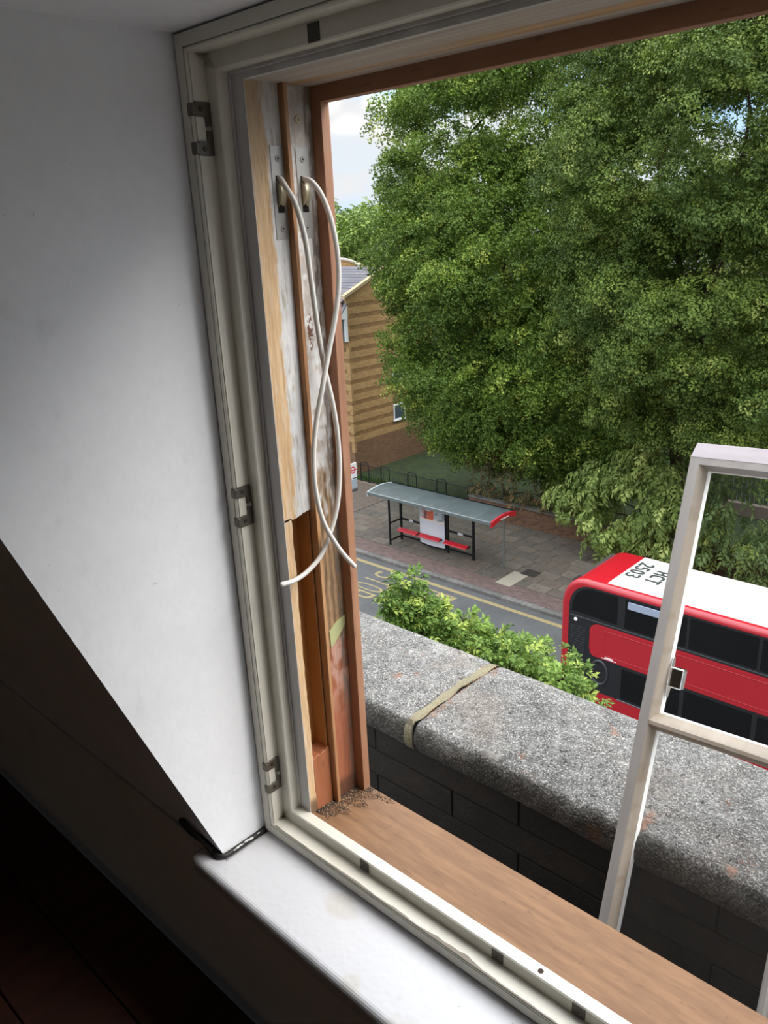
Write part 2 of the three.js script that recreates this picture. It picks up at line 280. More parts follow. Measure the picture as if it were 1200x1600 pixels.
  part(win, 'outer_stop', bx(-0.9195, RX - 0.066, Y(0.1735), Y(0.215), -0.885, -0.8682, 0.0012), mahoganyX);
  part(win, 'pulley_stile', stileUV(bx(RX - 0.06, RX - 0.042, YB, YH, -0.868, -0.7575, 0.0005)), stileMat);
  part(win, 'head_lining', bx(-0.96, RX - 0.04, YH, YH + 0.02, -0.868, -0.7575, 0.0005), M({ roughness: 0.65, map: tex(1024, 256, (u, v) => { const g = fbm(u * 6, v * 40, 4, 3), w = fbm(u * 5 + 3, v * 9, 4, 6), ed = step(0.12, 0.3, v + (w - 0.5) * 0.25); return mix3(mix3([0.66, 0.5, 0.34], [0.84, 0.7, 0.5], g), mul3([0.74, 0.71, 0.67], 0.85 + g * 0.25), clamp(ed * 0.85 + step(0.5, 0.65, w) * 0.3)); }, 1, 8.3) }));
  // the hardwood sill, falling slightly outwards
  part(win, 'hardwood_sill', extrX([[-0.7496, Y(-1.0005)], [-0.866, Y(-1.0105)], [-0.885, Y(-1.0125)], [-0.8885, Y(-1.0155)], [-0.8885, Y(-1.05)], [-0.7496, Y(-1.05)]], -0.958, RX - 0.05), sillWood);
  // three cranked hinge leaves on the rebate
  const leafShape = new THREE.Shape();                  // u outward along the rebate (0 front .. 0.029), v height
  leafShape.moveTo(0.004, 0); leafShape.lineTo(0.026, 0); leafShape.quadraticCurveTo(0.029, 0, 0.029, 0.004); leafShape.lineTo(0.029, 0.062); leafShape.quadraticCurveTo(0.029, 0.066, 0.026, 0.066); leafShape.lineTo(0.004, 0.066); leafShape.lineTo(0.004, 0.0485); leafShape.lineTo(0.0165, 0.0485); leafShape.quadraticCurveTo(0.0195, 0.0485, 0.0195, 0.045); leafShape.lineTo(0.0195, 0.037); leafShape.absarc(0.0195, 0.0335, 0.0035, Math.PI / 2, -Math.PI / 2, true); leafShape.lineTo(0.0195, 0.021); leafShape.quadraticCurveTo(0.0195, 0.0175, 0.0165, 0.0175); leafShape.lineTo(0.004, 0.0175);
  for (const y of [0.1055, -0.4375, -0.9505]) {
    const h = new THREE.Group(); h.name = 'hinge'; win.add(h); h.position.set(-0.992 + 0.5, Y(y) - win.position.y, -0.7 + 0.79);
    const g = new THREE.ExtrudeGeometry(leafShape, { depth: 0.0022, bevelEnabled: true, bevelSize: 0.0004, bevelThickness: 0.0004, bevelSegments: 1, curveSegments: 6 });
    g.rotateY(Math.PI / 2); g.translate(-0.992, Y(y), -0.7);
    part(h, 'hinge_leaf', metric(g), hingeSteel);
    const kn = [0.001, 0.049].map((v) => bx(-1.0005, -0.9885, Y(y + v), Y(y + v + 0.0155), -0.7055, -0.6978, 0.0014));
    part(h, 'hinge_knuckle', flat(kn), hingeSteel);
    for (const [u, v] of [[0.0125, 0.0085], [0.0125, 0.0575], [0.0235, 0.0335]]) { const s = new THREE.CylinderGeometry(0.0029, 0.0033, 0.0012, 14); s.rotateZ(-Math.PI / 2); s.translate(-0.9885, Y(y + v), -0.7 - u); part(h, 'screw', s, v > 0.02 && v < 0.05 ? steelGrey : darkScrew); }
  }
  // small dark catch plates on the riser
  for (const [x, y0, y1] of [[-0.7845, 0.2085, 0.2285], [-0.7925, -1.016, -0.9965], [-0.5215, -1.016, -0.9965], [-0.3885, -1.016, -0.9965]]) {
    const h = new THREE.Group(); h.name = 'catch_plate'; win.add(h); h.position.set(x + 0.5, Y(y0) - win.position.y, -0.7285 + 0.79);
    part(h, 'plate', bx(x, x + 0.0195, Y(y0), Y(y1), -0.7295, -0.7268, 0.0006), darkScrew);
    const s = new THREE.TorusGeometry(0.0028, 0.0007, 6, 16); s.translate(x + 0.0098, Y((y0 + y1) / 2), -0.7268); part(h, 'screw', s, hingeSteel);
  }
  { const s = new THREE.CylinderGeometry(0.0042, 0.0042, 0.0006, 18); s.translate(-0.4456, Y(-0.9953), -0.7395); part(win, 'screw_hole', s, M({ color: 0x3a2a22, roughness: 0.9 })); }
  // two axle pulleys let into the stile
  for (const zc of [-0.7972, -0.844]) {
    const p = new THREE.Group(); p.name = 'sash_pulley'; win.add(p); p.position.set(XS + 0.5, Y(-0.008) - win.position.y, zc + 0.79);
    const sh = new THREE.Shape([[-0.0122, -0.008], [0.0122, -0.008], [0.0122, 0.116], [-0.0122, 0.116]].map(([a, b]) => new THREE.Vector2(-zc + a, Y(b))));
    sh.holes.push(new THREE.Path([[-0.0065, 0.0275], [-0.0065, 0.0775], [0.0065, 0.0775], [0.0065, 0.0275]].map(([a, b]) => new THREE.Vector2(-zc + a, Y(b)))));
    const g = new THREE.ExtrudeGeometry(sh, { depth: 0.0009, bevelEnabled: true, bevelSize: 0.0003, bevelThickness: 0.0003, bevelSegments: 1 }); g.rotateY(Math.PI / 2); g.translate(XS - 0.0002, 0, 0);
    part(p, 'face_plate', metric(g), steelGrey);
    part(p, 'slot', bx(XS - 0.01, XS + 0.0003, Y(0.0272), Y(0.0778), zc - 0.0068, zc + 0.0068, 0), nearBlack);
    const w = new THREE.LatheGeometry([[0.003, -0.0048], [0.022, -0.0048], [0.0225, -0.004], [0.0195, 0], [0.0225, 0.004], [0.022, 0.0048], [0.003, 0.0048]].map(([a, b]) => new THREE.Vector2(a, b)), 40); w.rotateX(Math.PI / 2); w.translate(XS - 0.0135, Y(0.0535), zc);
    part(p, 'wheel', metric(w), M({ color: 0xcfc7a8, metalness: 0.35, roughness: 0.4 }));
    for (const y of [0.0995, 0.0065]) { const s = new THREE.CylinderGeometry(0.0042, 0.0046, 0.0012, 18); s.rotateZ(-Math.PI / 2); s.translate(XS + 0.0013, Y(y), zc); const sc = part(p, 'screw', s, steelGrey); const d = new THREE.CylinderGeometry(0.0014, 0.0014, 0.0006, 6); d.rotateZ(-Math.PI / 2); d.translate(XS + 0.002, Y(y), zc); part(p, 'screw_recess', d, nearBlack); }
  }
  // grit swept into the corner of the sill
  const r = rng(77), grit = [];
  for (let k = 0; k < 3600; k++) { const s = 0.0005 + r() * r() * 0.0016, zz = -0.762 - r() * 0.122, xx = -0.9395 + Math.pow(r(), 2.6) * 0.05 * (0.6 + vn(zz * 60, 2)) + (zz < -0.868 ? 0.02 : 0); const g = new THREE.TetrahedronGeometry(s); g.rotateX(r() * 6); g.rotateY(r() * 6); g.translate(xx, Y(-1.0005 - 0.0859 * (-zz - 0.7496)) + s * 0.3, zz); grit.push(g); }
  const dark = [], pale = []; grit.forEach((g, i) => (i % 7 ? dark : pale).push(g));
  const gd = single('wood_grit', 'dark grit and wood crumbs swept into the left corner of the brown sill', 'grit', flat(dark), M({ color: 0x4a3c33, roughness: 0.95 }), null, 'stuff');
  part(gd, 'pale_crumb', flat(pale), M({ color: 0xb9a184, roughness: 0.9 }), { kind: 'stuff' });
}
// ---------------------------------------------------------------- sash cords
{
  const cord = M({ roughness: 0.75, map: tex(64, 256, (u, v) => { const b = 0.86 + 0.08 * Math.sin((u * 6 + v * 60) * 2 * Math.PI) + 0.05 * (fbm(u * 20, v * 60, 2) - 0.5); return [b, b * 0.985, b * 0.95]; }, 1, 3) });
  const mk = (label, pts) => { const g = flat([tube(pts, 0.004, 160, 12), (() => { const e = pts[pts.length - 1], s = new THREE.SphereGeometry(0.004, 12, 8); s.translate(...e); return s; })()]); return single('sash_cord', label, 'cord', g, cord, 'sash cords hanging from the pulleys'); };
  const A = [[-0.957, 0.0735, -0.7972], [-0.948, 0.0755, -0.7972], [-0.937, 0.073, -0.7975], [-0.928, 0.062, -0.7985], [-0.92, 0.041, -0.806], [-0.918, -0.006, -0.8185], [-0.918, -0.069, -0.825], [-0.919, -0.135, -0.832], [-0.921, -0.195, -0.8415], [-0.917, -0.2575, -0.851], [-0.917, -0.311, -0.857], [-0.917, -0.375, -0.8555], [-0.917, -0.428, -0.845], [-0.92, -0.469, -0.829], [-0.922, -0.504, -0.805], [-0.923, -0.5212, -0.7755], [-0.923, -0.527, -0.7472], [-0.923, -0.5245, -0.7215]];
  const B = [[-0.957, 0.0735, -0.844], [-0.948, 0.0755, -0.844], [-0.936, 0.0725, -0.8444], [-0.925, 0.069, -0.8455], [-0.918, 0.053, -0.8555], [-0.912, 0.02, -0.866], [-0.908, -0.026, -0.872], [-0.907, -0.073, -0.8708], [-0.908, -0.12, -0.861], [-0.91, -0.167, -0.846], [-0.9085, -0.2235, -0.8245], [-0.914, -0.281, -0.81], [-0.915, -0.331, -0.8008], [-0.915, -0.384, -0.7995], [-0.912, -0.439, -0.8075], [-0.909, -0.481, -0.826], [-0.906, -0.509, -0.8425], [-0.9, -0.5345, -0.8595]];
  const up = (p) => p.map(([x, y, z]) => [x, Y(y), z]);
  mk('white cord from the inner pulley curling back across the white frame at its low end', up(A));
  mk('white cord from the outer pulley whose cut end points out over the street', up(B));
}
// ---------------------------------------------------------------- old sealant where the cheek meets the window board
{
  const blk = M({ color: 0x24211e, roughness: 0.55 });
  const s = thing('sealant_bead', 'black old sealant bead with white paint flecks along the foot of the white cheek', 'sealant', [-1.016, Y(-1.046), -0.65]);
  part(s, 'bead', tube([[-1.0155, Y(-1.041), -0.699], [-1.0155, Y(-1.041), -0.66], [-1.0155, Y(-1.0405), -0.625], [-1.017, Y(-1.04), -0.607], [-1.026, Y(-1.039), -0.6], [-1.045, Y(-1.037), -0.602]], 0.0052, 50, 8), blk);
  const r = rng(5); const fl = []; for (let k = 0; k < 9; k++) { const g = new THREE.SphereGeometry(0.0011 + r() * 0.0018, 8, 6); g.scale(1, 0.4, 1.6 + r() * 2); g.translate(-1.0118 + (r() - 0.5) * 0.003, Y(-1.0368), -0.612 - r() * 0.07); fl.push(g); }
  part(s, 'paint_fleck', flat(fl), M({ color: 0xd9d9d6, roughness: 0.6 }), { kind: 'stuff' });
  const p = thing('peeled_sealant', 'loose black strip of sealant peeling off the dark wall beside the window board', 'sealant', [-1.06, Y(-1.045), -0.6]);
  part(p, 'strip', tube([[-1.045, Y(-1.0375), -0.602], [-1.062, Y(-1.03), -0.6], [-1.085, Y(-1.013), -0.589], [-1.106, Y(-0.993), -0.583]], 0.0062, 24, 8), blk);
  part(p, 'strip', tube([[-1.04, Y(-1.036), -0.6], [-1.056, Y(-1.019), -0.592], [-1.078, Y(-1.0), -0.583], [-1.106, Y(-0.992), -0.582]], 0.0042, 24, 8), M({ color: 0x3c362f, roughness: 0.6 }));
}

// ---------------------------------------------------------------- parapet outside the window
{
  const stoneTex = tex(1280, 1280, (u, v) => {
    const big = fbm(u * 5, v * 5, 5, 3, 5, 5), mid = fbm(u * 40, v * 40, 3, 5, 40, 40), g1 = vn(u * 330, v * 330, 6, 330, 330), g2 = vn(u * 640, v * 640, 9, 640, 640), pit = vn(u * 150, v * 150, 12, 150, 150);
    let k = 0.435 + (big - 0.5) * 0.22 + (mid - 0.5) * 0.2; let c = [k, k * 0.985, k * 0.955];
    if (g1 > 0.7) c = mix3(c, [0.76, 0.75, 0.72], (g1 - 0.66) * 2.4); else if (g1 < 0.3) c = mul3(c, 0.6 + g1 * 1.2);
    if (g2 > 0.78) c = mix3(c, [0.8, 0.79, 0.76], 0.55); else if (g2 < 0.24) c = mul3(c, 0.7);
    if (pit > 0.9) c = mul3(c, 0.55);
    const br = fbm(u * 9 + 4, v * 9, 4, 44, 9, 9); c = mix3(c, [0.44, 0.37, 0.31], step(0.5, 0.8, br) * 0.25);
    const or = fbm(u * 17, v * 17, 4, 91, 17, 17); c = mix3(c, [0.6, 0.38, 0.27], step(0.73, 0.86, or) * 0.5);
    return mul3(c, 0.94);
  });
  const stoneBump = tex(768, 768, (u, v) => 0.5 * vn(u * 300, v * 300, 6, 300, 300) + 0.3 * vn(u * 120, v * 120, 2, 120, 120) + 0.2 * fbm(u * 20, v * 20, 3, 3, 20, 20), 1, 1, true);
  const stone = M({ map: stoneTex, bumpMap: stoneBump, bumpScale: 0.004, roughness: 0.95, vertexColors: true });
  const p = thing('parapet_wall', null, null, [-1, 0, -1.4], null, 'structure');
  const prof = [[-1.3, -1.2], [-1.222, -1.2], [-1.214, -1.194], [-1.208, -1.18], [-1.207, -1.16], [-1.209, -1.145], [-1.216, -1.131], [-1.228, -1.1225]];
  for (let k = 1; k <= 26; k++) prof.push([-1.228 - k * 0.0127, -1.1225 + 0.0045 * Math.sin((k / 26) * Math.PI)]);
  prof.push([-1.572, -1.13], [-1.578, -1.145], [-1.578, -1.19], [-1.565, -1.2], [-1.3, -1.2]);
  const stoneBlock = (x0, x1, seed) => {
    const nx = Math.round((x1 - x0) / 0.012), np = prof.length, pos = [], uv = [], col = [], idx = []; let len = 0;
    for (let j = 0; j < np; j++) {
      if (j) len += Math.hypot(prof[j][0] - prof[j - 1][0], prof[j][1] - prof[j - 1][1]);
      for (let i = 0; i <= nx; i++) {
        const x = lerp(x0, x1, i / nx), e = Math.min(x - x0, x1 - x), rd = Math.max(0, 0.012 - e) * 0.5;
        const [z, y] = prof[j], n = (fbm(x * 18 + seed, len * 18, 4, seed) - 0.5) * 0.011 + (vn(x * 90, len * 90, seed) - 0.5) * 0.0028;
        const low = y < -1.195 && j > 0 && j < np - 1 && z > -1.25;
        pos.push(x, Y(y) + n * (z < -1.215 && z > -1.57 && y > -1.15 ? 1 : 0.35) - (y > -1.15 ? rd : 0) + (low ? (vn(x * 14, seed) - 0.5) * 0.012 : 0), z + (z > -1.25 ? n * 1.3 - rd * 0.6 : 0)); uv.push(x, len);
        const moss = step(-1.228, -1.212, z + n * 1.6) * (0.55 + 0.45 * fbm(x * 12, y * 40, 3, 8));
        const c = mix3([1, 1, 1], [0.3, 0.27, 0.22], clamp(moss * 0.95)); col.push(...c);
      }
    }
    for (let j = 0; j + 1 < np; j++) for (let i = 0; i < nx; i++) { const a = j * (nx + 1) + i, b = a + nx + 1; idx.push(a, a + 1, b, a + 1, b + 1, b); }
    for (const [i, flip] of [[0, false], [nx, true]]) { const o = pos.length / 3; for (let j = 0; j < np; j++) { const a = (j * (nx + 1) + i) * 3; pos.push(pos[a], pos[a + 1], pos[a + 2]); uv.push(pos[a + 2], pos[a + 1]); col.push(0.8, 0.78, 0.74); } for (let j = 1; j + 1 < np; j++) flip ? idx.push(o, o + j + 1, o + j) : idx.push(o, o + j, o + j + 1); }
    const g = new THREE.BufferGeometry(); g.setAttribute('position', new THREE.Float32BufferAttribute(pos, 3)); g.setAttribute('uv', new THREE.Float32BufferAttribute(uv, 2)); g.setAttribute('color', new THREE.Float32BufferAttribute(col, 3)); g.setIndex(idx); g.computeVertexNormals(); return g;
  };
  for (const [a, b, s] of [[-3.2, -2.18, 3], [-2.16, -1.125, 5], [-1.1, 0.12, 8], [0.145, 1.3, 12]]) {
    const m = part(p, 'coping_stone', stoneBlock(a, b, s), stone); void m;
  }
  // mortar in the open joints, one with brick dust along it
  const mortar = M({ map: tex(512, 512, (u, v) => { const n = fbm(u * 12, v * 12, 5, 3, 12, 12), s = vn(u * 220, v * 220, 3, 220, 220); return mix3([0.41, 0.385, 0.305], [0.54, 0.505, 0.41], clamp(n * 0.8 + (s - 0.5) * 0.5)); }, 2), roughness: 0.95, bumpMap: stoneBump, bumpScale: 0.003 });
  for (const x of [-2.17, -1.1125, 0.1325]) {
    const pos = [], idx = [], q = prof.filter(([z, y]) => y > -1.199 || z > -1.24); const n = q.length;
    for (let j = 0; j < n; j++) for (let i = 0; i < 7; i++) { const f = i / 6, w = 0.0125 + 0.009 * (fbm(j * 0.4, 3, 3, i) - 0.5), rag = (fbm(q[j][0] * 40, f * 2, 3, 7) - 0.5) * 0.013; pos.push(x + (f - 0.5) * 2 * w + rag, Y(q[j][1]) + 0.002 * Math.sin(f * Math.PI) - 0.002 + rag * 0.35, q[j][0] + (q[j][0] > -1.23 ? 0.003 * Math.sin(f * Math.PI) : 0)); }
    for (let j = 0; j + 1 < n; j++) for (let i = 0; i < 6; i++) { const a = j * 7 + i; idx.push(a, a + 1, a + 7, a + 1, a + 8, a + 7); }
    const g = new THREE.BufferGeometry(); g.setAttribute('position', new THREE.Float32BufferAttribute(pos, 3)); g.setIndex(idx); g.computeVertexNormals();
    part(p, 'mortar_joint', metric(g), mortar);
  }
  { const r = rng(15), gs = []; for (let k = 0; k < 520; k++) { const f = r(), s = 0.0006 + r() * r() * 0.002, g = new THREE.TetrahedronGeometry(s); g.rotateX(r() * 6); g.rotateZ(r() * 6); g.translate(-1.088 + (r() + r() - 1) * 0.02, Y(-1.1195), -1.24 - f * 0.31); gs.push(g); }
    const patches = [[-0.83, -1.27, 0.02, 60], [-0.77, -1.43, 0.025, 90], [-0.58, -1.36, 0.03, 90], [-0.42, -1.4, 0.03, 80], [-1.3, -1.45, 0.06, 120], [-0.34, -1.27, 0.02, 40]];
    for (const [x, z, w, n] of patches) for (let k = 0; k < n; k++) { const g = new THREE.TetrahedronGeometry(0.0005 + r() * r() * 0.0018); g.rotateX(r() * 6); g.rotateZ(r() * 6); g.translate(x + (r() + r() - 1) * w, Y(-1.1195), z + (r() + r() - 1) * w); gs.push(g); }
    single('brick_dust', 'orange brick dust and crumbs scattered over the grey parapet coping', 'brick dust', flat(gs), M({ color: 0xa8704f, roughness: 0.95 }), null, 'stuff'); }
  // dark sooty courses below the coping, each unit its own block
  const soot = [0, 1, 2].map((k) => M({ roughness: 0.85, bumpMap: stoneBump, bumpScale: 0.002, map: tex(512, 512, (u, v) => { const n = fbm(u * 8, v * 8, 5, 3 + k * 7, 8, 8), m = step(0.55, 0.75, fbm(u * 5, v * 9, 4, 41 + k, 5, 9)); return mix3(mul3([0.125, 0.113, 0.098], 0.75 + n * 0.6 + k * 0.05), [0.2, 0.165, 0.125], m * 0.5); }, 2) }));
  const blockG = [0, 1, 2].map((k) => bx(-0.2185, 0.2185, -0.0365, 0.0365, -0.05, 0.05 + (k - 1) * 0.001, 0.002, 1));
  const r = rng(3);
  for (let j = 0; j < 7; j++) for (let i = -4; i < 7; i++) piece(p, 'block', blockG[Math.floor(r() * 3)], soot[Math.floor(r() * 3)], -1.03 + (j % 2 ? -0.19 : 0) + i * 0.441, Y(-1.2385 - j * 0.077), -1.282 + (r() - 0.5) * 0.002);
  part(p, 'wall_core', bx(-3.2, 1.6, 0, Y(-1.205), -1.565, -1.325, 0), M({ color: 0x6c5a48, roughness: 0.95 }));
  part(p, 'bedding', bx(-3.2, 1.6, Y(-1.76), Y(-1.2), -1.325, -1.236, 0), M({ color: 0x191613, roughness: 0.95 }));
  struct('gutter', bx(-3.2, 1.6, Y(-1.6), Y(-1.475), -1.33, -0.885, 0), M({ color: 0x2a2b2c, roughness: 0.7, metalness: 0.2 }));
  struct('wall_facade', bx(-3.2, 1.6, 0, Y(-1.6), -1.565, -0.9, 0), M({ color: 0x8a6a4c, roughness: 0.95 }));
}
// ---------------------------------------------------------------- the glazed panel taken out and leant on the parapet
{
  const o = thing('glazed_panel', 'white glazed window panel lifted out and leaning against the stone parapet', 'window panel');
  const R = new THREE.Vector3(0.99885, 0.0465, -0.0157).normalize(), N = new THREE.Vector3(-0.0042, 0.4, 0.9165).normalize();
  const U = new THREE.Vector3().crossVectors(N, R).normalize();                 // up along the panel
  const H = 1.105, TL = new THREE.Vector3(-0.5902, Y(-0.4094), -1.4822), BL = TL.clone().addScaledVector(U, -H);
  o.matrixAutoUpdate = true; o.quaternion.setFromRotationMatrix(new THREE.Matrix4().makeBasis(R, U, N)); o.position.copy(BL);
  const W = 0.592, s = 0.034, dp = 0.028, TH = 0.055;                             // local: x right, y up, z = 0 the near face, negative behind
  const paint = M({ roughness: 0.5, map: tex(512, 1024, (u, v) => { const g = fbm(u * 70, v * 5, 4, 3, 70, 5), n = fbm(u * 6, v * 6, 4, 9, 6, 6); return mul3([0.7, 0.68, 0.66], 0.92 + (g - 0.5) * 0.12 + (n - 0.5) * 0.1); }) });
  const inner = M({ roughness: 0.6, map: tex(512, 1024, (u, v) => { const g = fbm(u * 60, v * 6, 4, 13, 60, 6), n = step(0.55, 0.7, fbm(u * 8, v * 30, 4, 19, 8, 30)); return mix3(mix3([0.6, 0.545, 0.475], [0.67, 0.63, 0.58], g), [0.53, 0.465, 0.39], n * 0.35); }) });
  const bare = M({ roughness: 0.75, map: turned(tex(512, 1024, (u, v) => { const g = fbm(u * 60, v * 5, 4, 23, 60, 5), n = fbm(u * 14, v * 8, 4, 29, 14, 8); return mix3([0.47, 0.435, 0.445], [0.64, 0.61, 0.62], clamp(g * 0.6 + n * 0.5)); })) });
  const lp = (name, g, m, par = o, ex) => { const q = shadow(new THREE.Mesh(metric(g), m)); q.name = name; Object.assign(q.userData, ex || {}); par.add(q); return q; };
  const stile = (x0, x1, faceL) => {                    // straight bar, its moulding falling back to the glass on the open side(s)
    const sh = new THREE.Shape(); if (faceL === 'left') { sh.moveTo(x0, 0); sh.lineTo(x0 + 0.0185, 0); sh.quadraticCurveTo(x0 + 0.0215, -0.002, x0 + 0.0225, -0.008); sh.lineTo(x0 + 0.0245, -dp + 0.002); sh.lineTo(x0 + 0.0245, -dp); sh.lineTo(x0 + 0.0245, -TH); sh.lineTo(x0, -TH); }
    else if (faceL === 'right') { sh.moveTo(x1, 0); sh.lineTo(x1, -TH); sh.lineTo(x1 - 0.0245, -TH); sh.lineTo(x1 - 0.0245, -dp); sh.lineTo(x1 - 0.0225, -0.008); sh.quadraticCurveTo(x1 - 0.0215, -0.002, x1 - 0.0185, 0); }
    else { const c = (x0 + x1) / 2; sh.moveTo(c - 0.0035, 0); sh.lineTo(c + 0.0035, 0); sh.quadraticCurveTo(c + 0.0075, -0.004, c + 0.0085, -0.012); sh.lineTo(c + 0.0095, -dp); sh.lineTo(c + 0.0095, -TH); sh.lineTo(c - 0.0095, -TH); sh.lineTo(c - 0.0095, -dp); sh.lineTo(c - 0.0085, -0.012); sh.quadraticCurveTo(c - 0.0075, -0.004, c - 0.0035, 0); }
    return (y0, y1) => { const g = new THREE.ExtrudeGeometry(sh, { depth: y1 - y0, bevelEnabled: false, curveSegments: 8 }); g.rotateX(-Math.PI / 2); g.scale(1, 1, 1); const p = g.attributes.position; for (let i = 0; i < p.count; i++) p.setZ(i, -p.getZ(i)); if (g.index) { } const ix = []; for (let i = 0; i < p.count; i += 3) { for (const k of [i, i + 2, i + 1]) ix.push(p.getX(k), p.getY(k), p.getZ(k)); } const h = new THREE.BufferGeometry(); h.setAttribute('position', new THREE.Float32BufferAttribute(ix, 3)); h.computeVertexNormals(); h.translate(0, y0, 0); return toCreasedNormals(h, 0.5); };
  };
  const face = (x0, x1, y0, y1) => { const g = new THREE.BoxGeometry(x1 - x0, y1 - y0, 0.0012); g.translate((x0 + x1) / 2, (y0 + y1) / 2, 0.0002); return g; };
  const yT = H - 0.028;
  lp('stile', stile(0, s, 'left')(0, H - 0.03), inner); lp('stile', stile(W - s, W, 'right')(0, H - 0.03), inner);
  lp('stile_face', face(0, 0.0185, 0, H - 0.044), paint); lp('stile_face', face(W - 0.0185, W, 0, H - 0.044), paint);
  const railX = (pts, m, name, ex) => { const sh = new THREE.Shape(pts.map(([z, y]) => new THREE.Vector2(-z, y))); const g = new THREE.ExtrudeGeometry(sh, { depth: W, bevelEnabled: false }); g.rotateY(Math.PI / 2); return lp(name, g, m, o, ex); };
  railX([[0.0008, H - 0.044], [0.0008, H - 0.0295], [-0.019, H - 0.001], [-0.022, H], [-TH, H], [-TH, H - 0.05], [-dp, H - 0.05], [-0.006, H - 0.0455]], paint, 'top_rail');
  railX([[0.0014, H - 0.0302], [-0.0185, H - 0.0008], [-0.021, H + 0.0004], [-TH, H + 0.0004], [-TH, H - 0.0012], [-0.02, H - 0.0012], [-0.0005, H - 0.0302]], bare, 'top_bevel', { label: 'bare weathered wood along the top' });
  railX([[0, 0], [0, 0.034], [-dp, 0.042], [-TH, 0.042], [-TH, 0]], paint, 'bottom_rail');
  const far = M({ color: 0xf4f5f4, roughness: 0.45 }), fb = (x0, x1, y0, y1) => lp('glazing_bead', (() => { const g = new THREE.BoxGeometry(x1 - x0, y1 - y0, TH - dp - 0.008); g.translate((x0 + x1) / 2, (y0 + y1) / 2, -(TH + dp + 0.006) / 2); return g; })(), far);
  const xb = 0.2965 + 0.0015, yb = H - 0.542;
  const barH = (() => { const sh = new THREE.Shape(); const h = 0.0165; sh.moveTo(0, -0.0035); sh.lineTo(0, 0.0035); sh.quadraticCurveTo(0.004, 0.008, 0.012, 0.0115); sh.lineTo(dp, h); sh.lineTo(TH, h); sh.lineTo(TH, -h); sh.lineTo(dp, -h); sh.lineTo(0.012, -0.0115); sh.quadraticCurveTo(0.004, -0.008, 0, -0.0035); const g = new THREE.ExtrudeGeometry(sh, { depth: W - 0.04, bevelEnabled: false, curveSegments: 6 }); g.rotateY(Math.PI / 2); g.translate(0.02, yb, 0); return g; })();
  lp('glazing_bar', barH, inner);
  lp('glazing_bar', stile(xb - 0.0175, xb + 0.0175, 'mid')(0.02, H - 0.045), paint);
  const glass = MP({ color: 0xffffff, transmission: 1, thickness: 0, roughness: 0.0, ior: 1.5 });
  
  const cols = [[0.0235, xb - 0.009], [xb + 0.009, W - 0.0235]], rows = [[0.04, yb - 0.0155], [yb + 0.0155, H - 0.049]];
  for (const [x0, x1] of cols) for (const [y0, y1] of rows) {
    lp('pane', (() => { const g = new THREE.PlaneGeometry(x1 - x0, y1 - y0); g.translate((x0 + x1) / 2, (y0 + y1) / 2, -dp - 0.004); return g; })(), glass);
    fb(x0 - 0.001, x0 + 0.0012, y0, y1); fb(x1 - 0.0012, x1 + 0.001, y0, y1); fb(x0, x1, y0 - 0.001, y0 + 0.0012); fb(x0, x1, y1 - 0.0012, y1 + 0.001);
  }
  // chrome fastener on the far face of the left stile
  const k = new THREE.Group(); k.name = 'fastener'; k.position.set(0.0247, H - 0.455, -0.044); o.add(k);
  const pl = new THREE.Shape(); pl.absellipse(0, 0, 0.0105, 0.042, 0, 2 * Math.PI); lp('plate', (() => { const g = new THREE.ExtrudeGeometry(pl, { depth: 0.002, bevelEnabled: true, bevelSize: 0.0012, bevelThickness: 0.0012, bevelSegments: 3, curveSegments: 24 }); g.rotateY(Math.PI / 2); g.translate(0.0012, 0, 0); return g; })(), chrome, k);
  lp('knob', (() => { const g = new RoundedBoxGeometry(0.027, 0.04, 0.021, 4, 0.004); g.translate(0.0165, 0.002, 0); return g; })(), chrome, k);
}

// ---------------------------------------------------------------- leaves and trees
function leafSpray(n, len, ll, lw, droop, seed, cup = 0.18, round = 0) {
  const r = rng(seed), pos = [], nor = [];
  const v = (x, y, z) => new THREE.Vector3(x, y, z);
  for (let k = 0; k < n; k++) {
    const f = (k + 0.5) / n, side = k % 2 ? 1 : -1, base = v(len * f, -droop * len * f * f + (r() - 0.5) * (0.25 + round) * len, (r() - 0.5) * (0.35 + round) * len);
    const L = ll * (0.7 + r() * 0.5), Wd = lw * (0.75 + r() * 0.5), yaw = side * (0.5 + r() * 0.9), pitch = -droop * (0.3 + r() * 1.1) + (r() - 0.5) * 0.7, roll = (r() - 0.5) * (1.3 + round * 3);
    const m = new THREE.Matrix4().makeRotationFromEuler(new THREE.Euler(roll, yaw, pitch, 'YZX')).setPosition(base);
    const P = [v(0, 0, 0), v(L * 0.42, cup * Wd, Wd / 2), v(L * 0.5, 0, 0), v(L * 0.42, cup * Wd, -Wd / 2), v(L, -cup * Wd * 0.8, 0)].map((p) => p.applyMatrix4(m));
    for (const [a, b, c] of [[0, 1, 2], [1, 4, 2], [0, 2, 3], [2, 4, 3]]) { const n2 = P[b].clone().sub(P[a]).cross(P[c].clone().sub(P[a])).normalize(); for (const q of [a, b, c]) { pos.push(P[q].x, P[q].y, P[q].z); nor.push(n2.x, n2.y, n2.z); } }
  }
  const g = new THREE.BufferGeometry(); g.setAttribute('position', new THREE.Float32BufferAttribute(pos, 3)); g.setAttribute('normal', new THREE.Float32BufferAttribute(nor, 3)); return g;
}
const leafMat = (rough = 0.5, tr = 0.35) => MP({ color: 0xffffff, roughness: rough, transmission: tr, thickness: 0, specularIntensity: 0.3, side: THREE.DoubleSide });
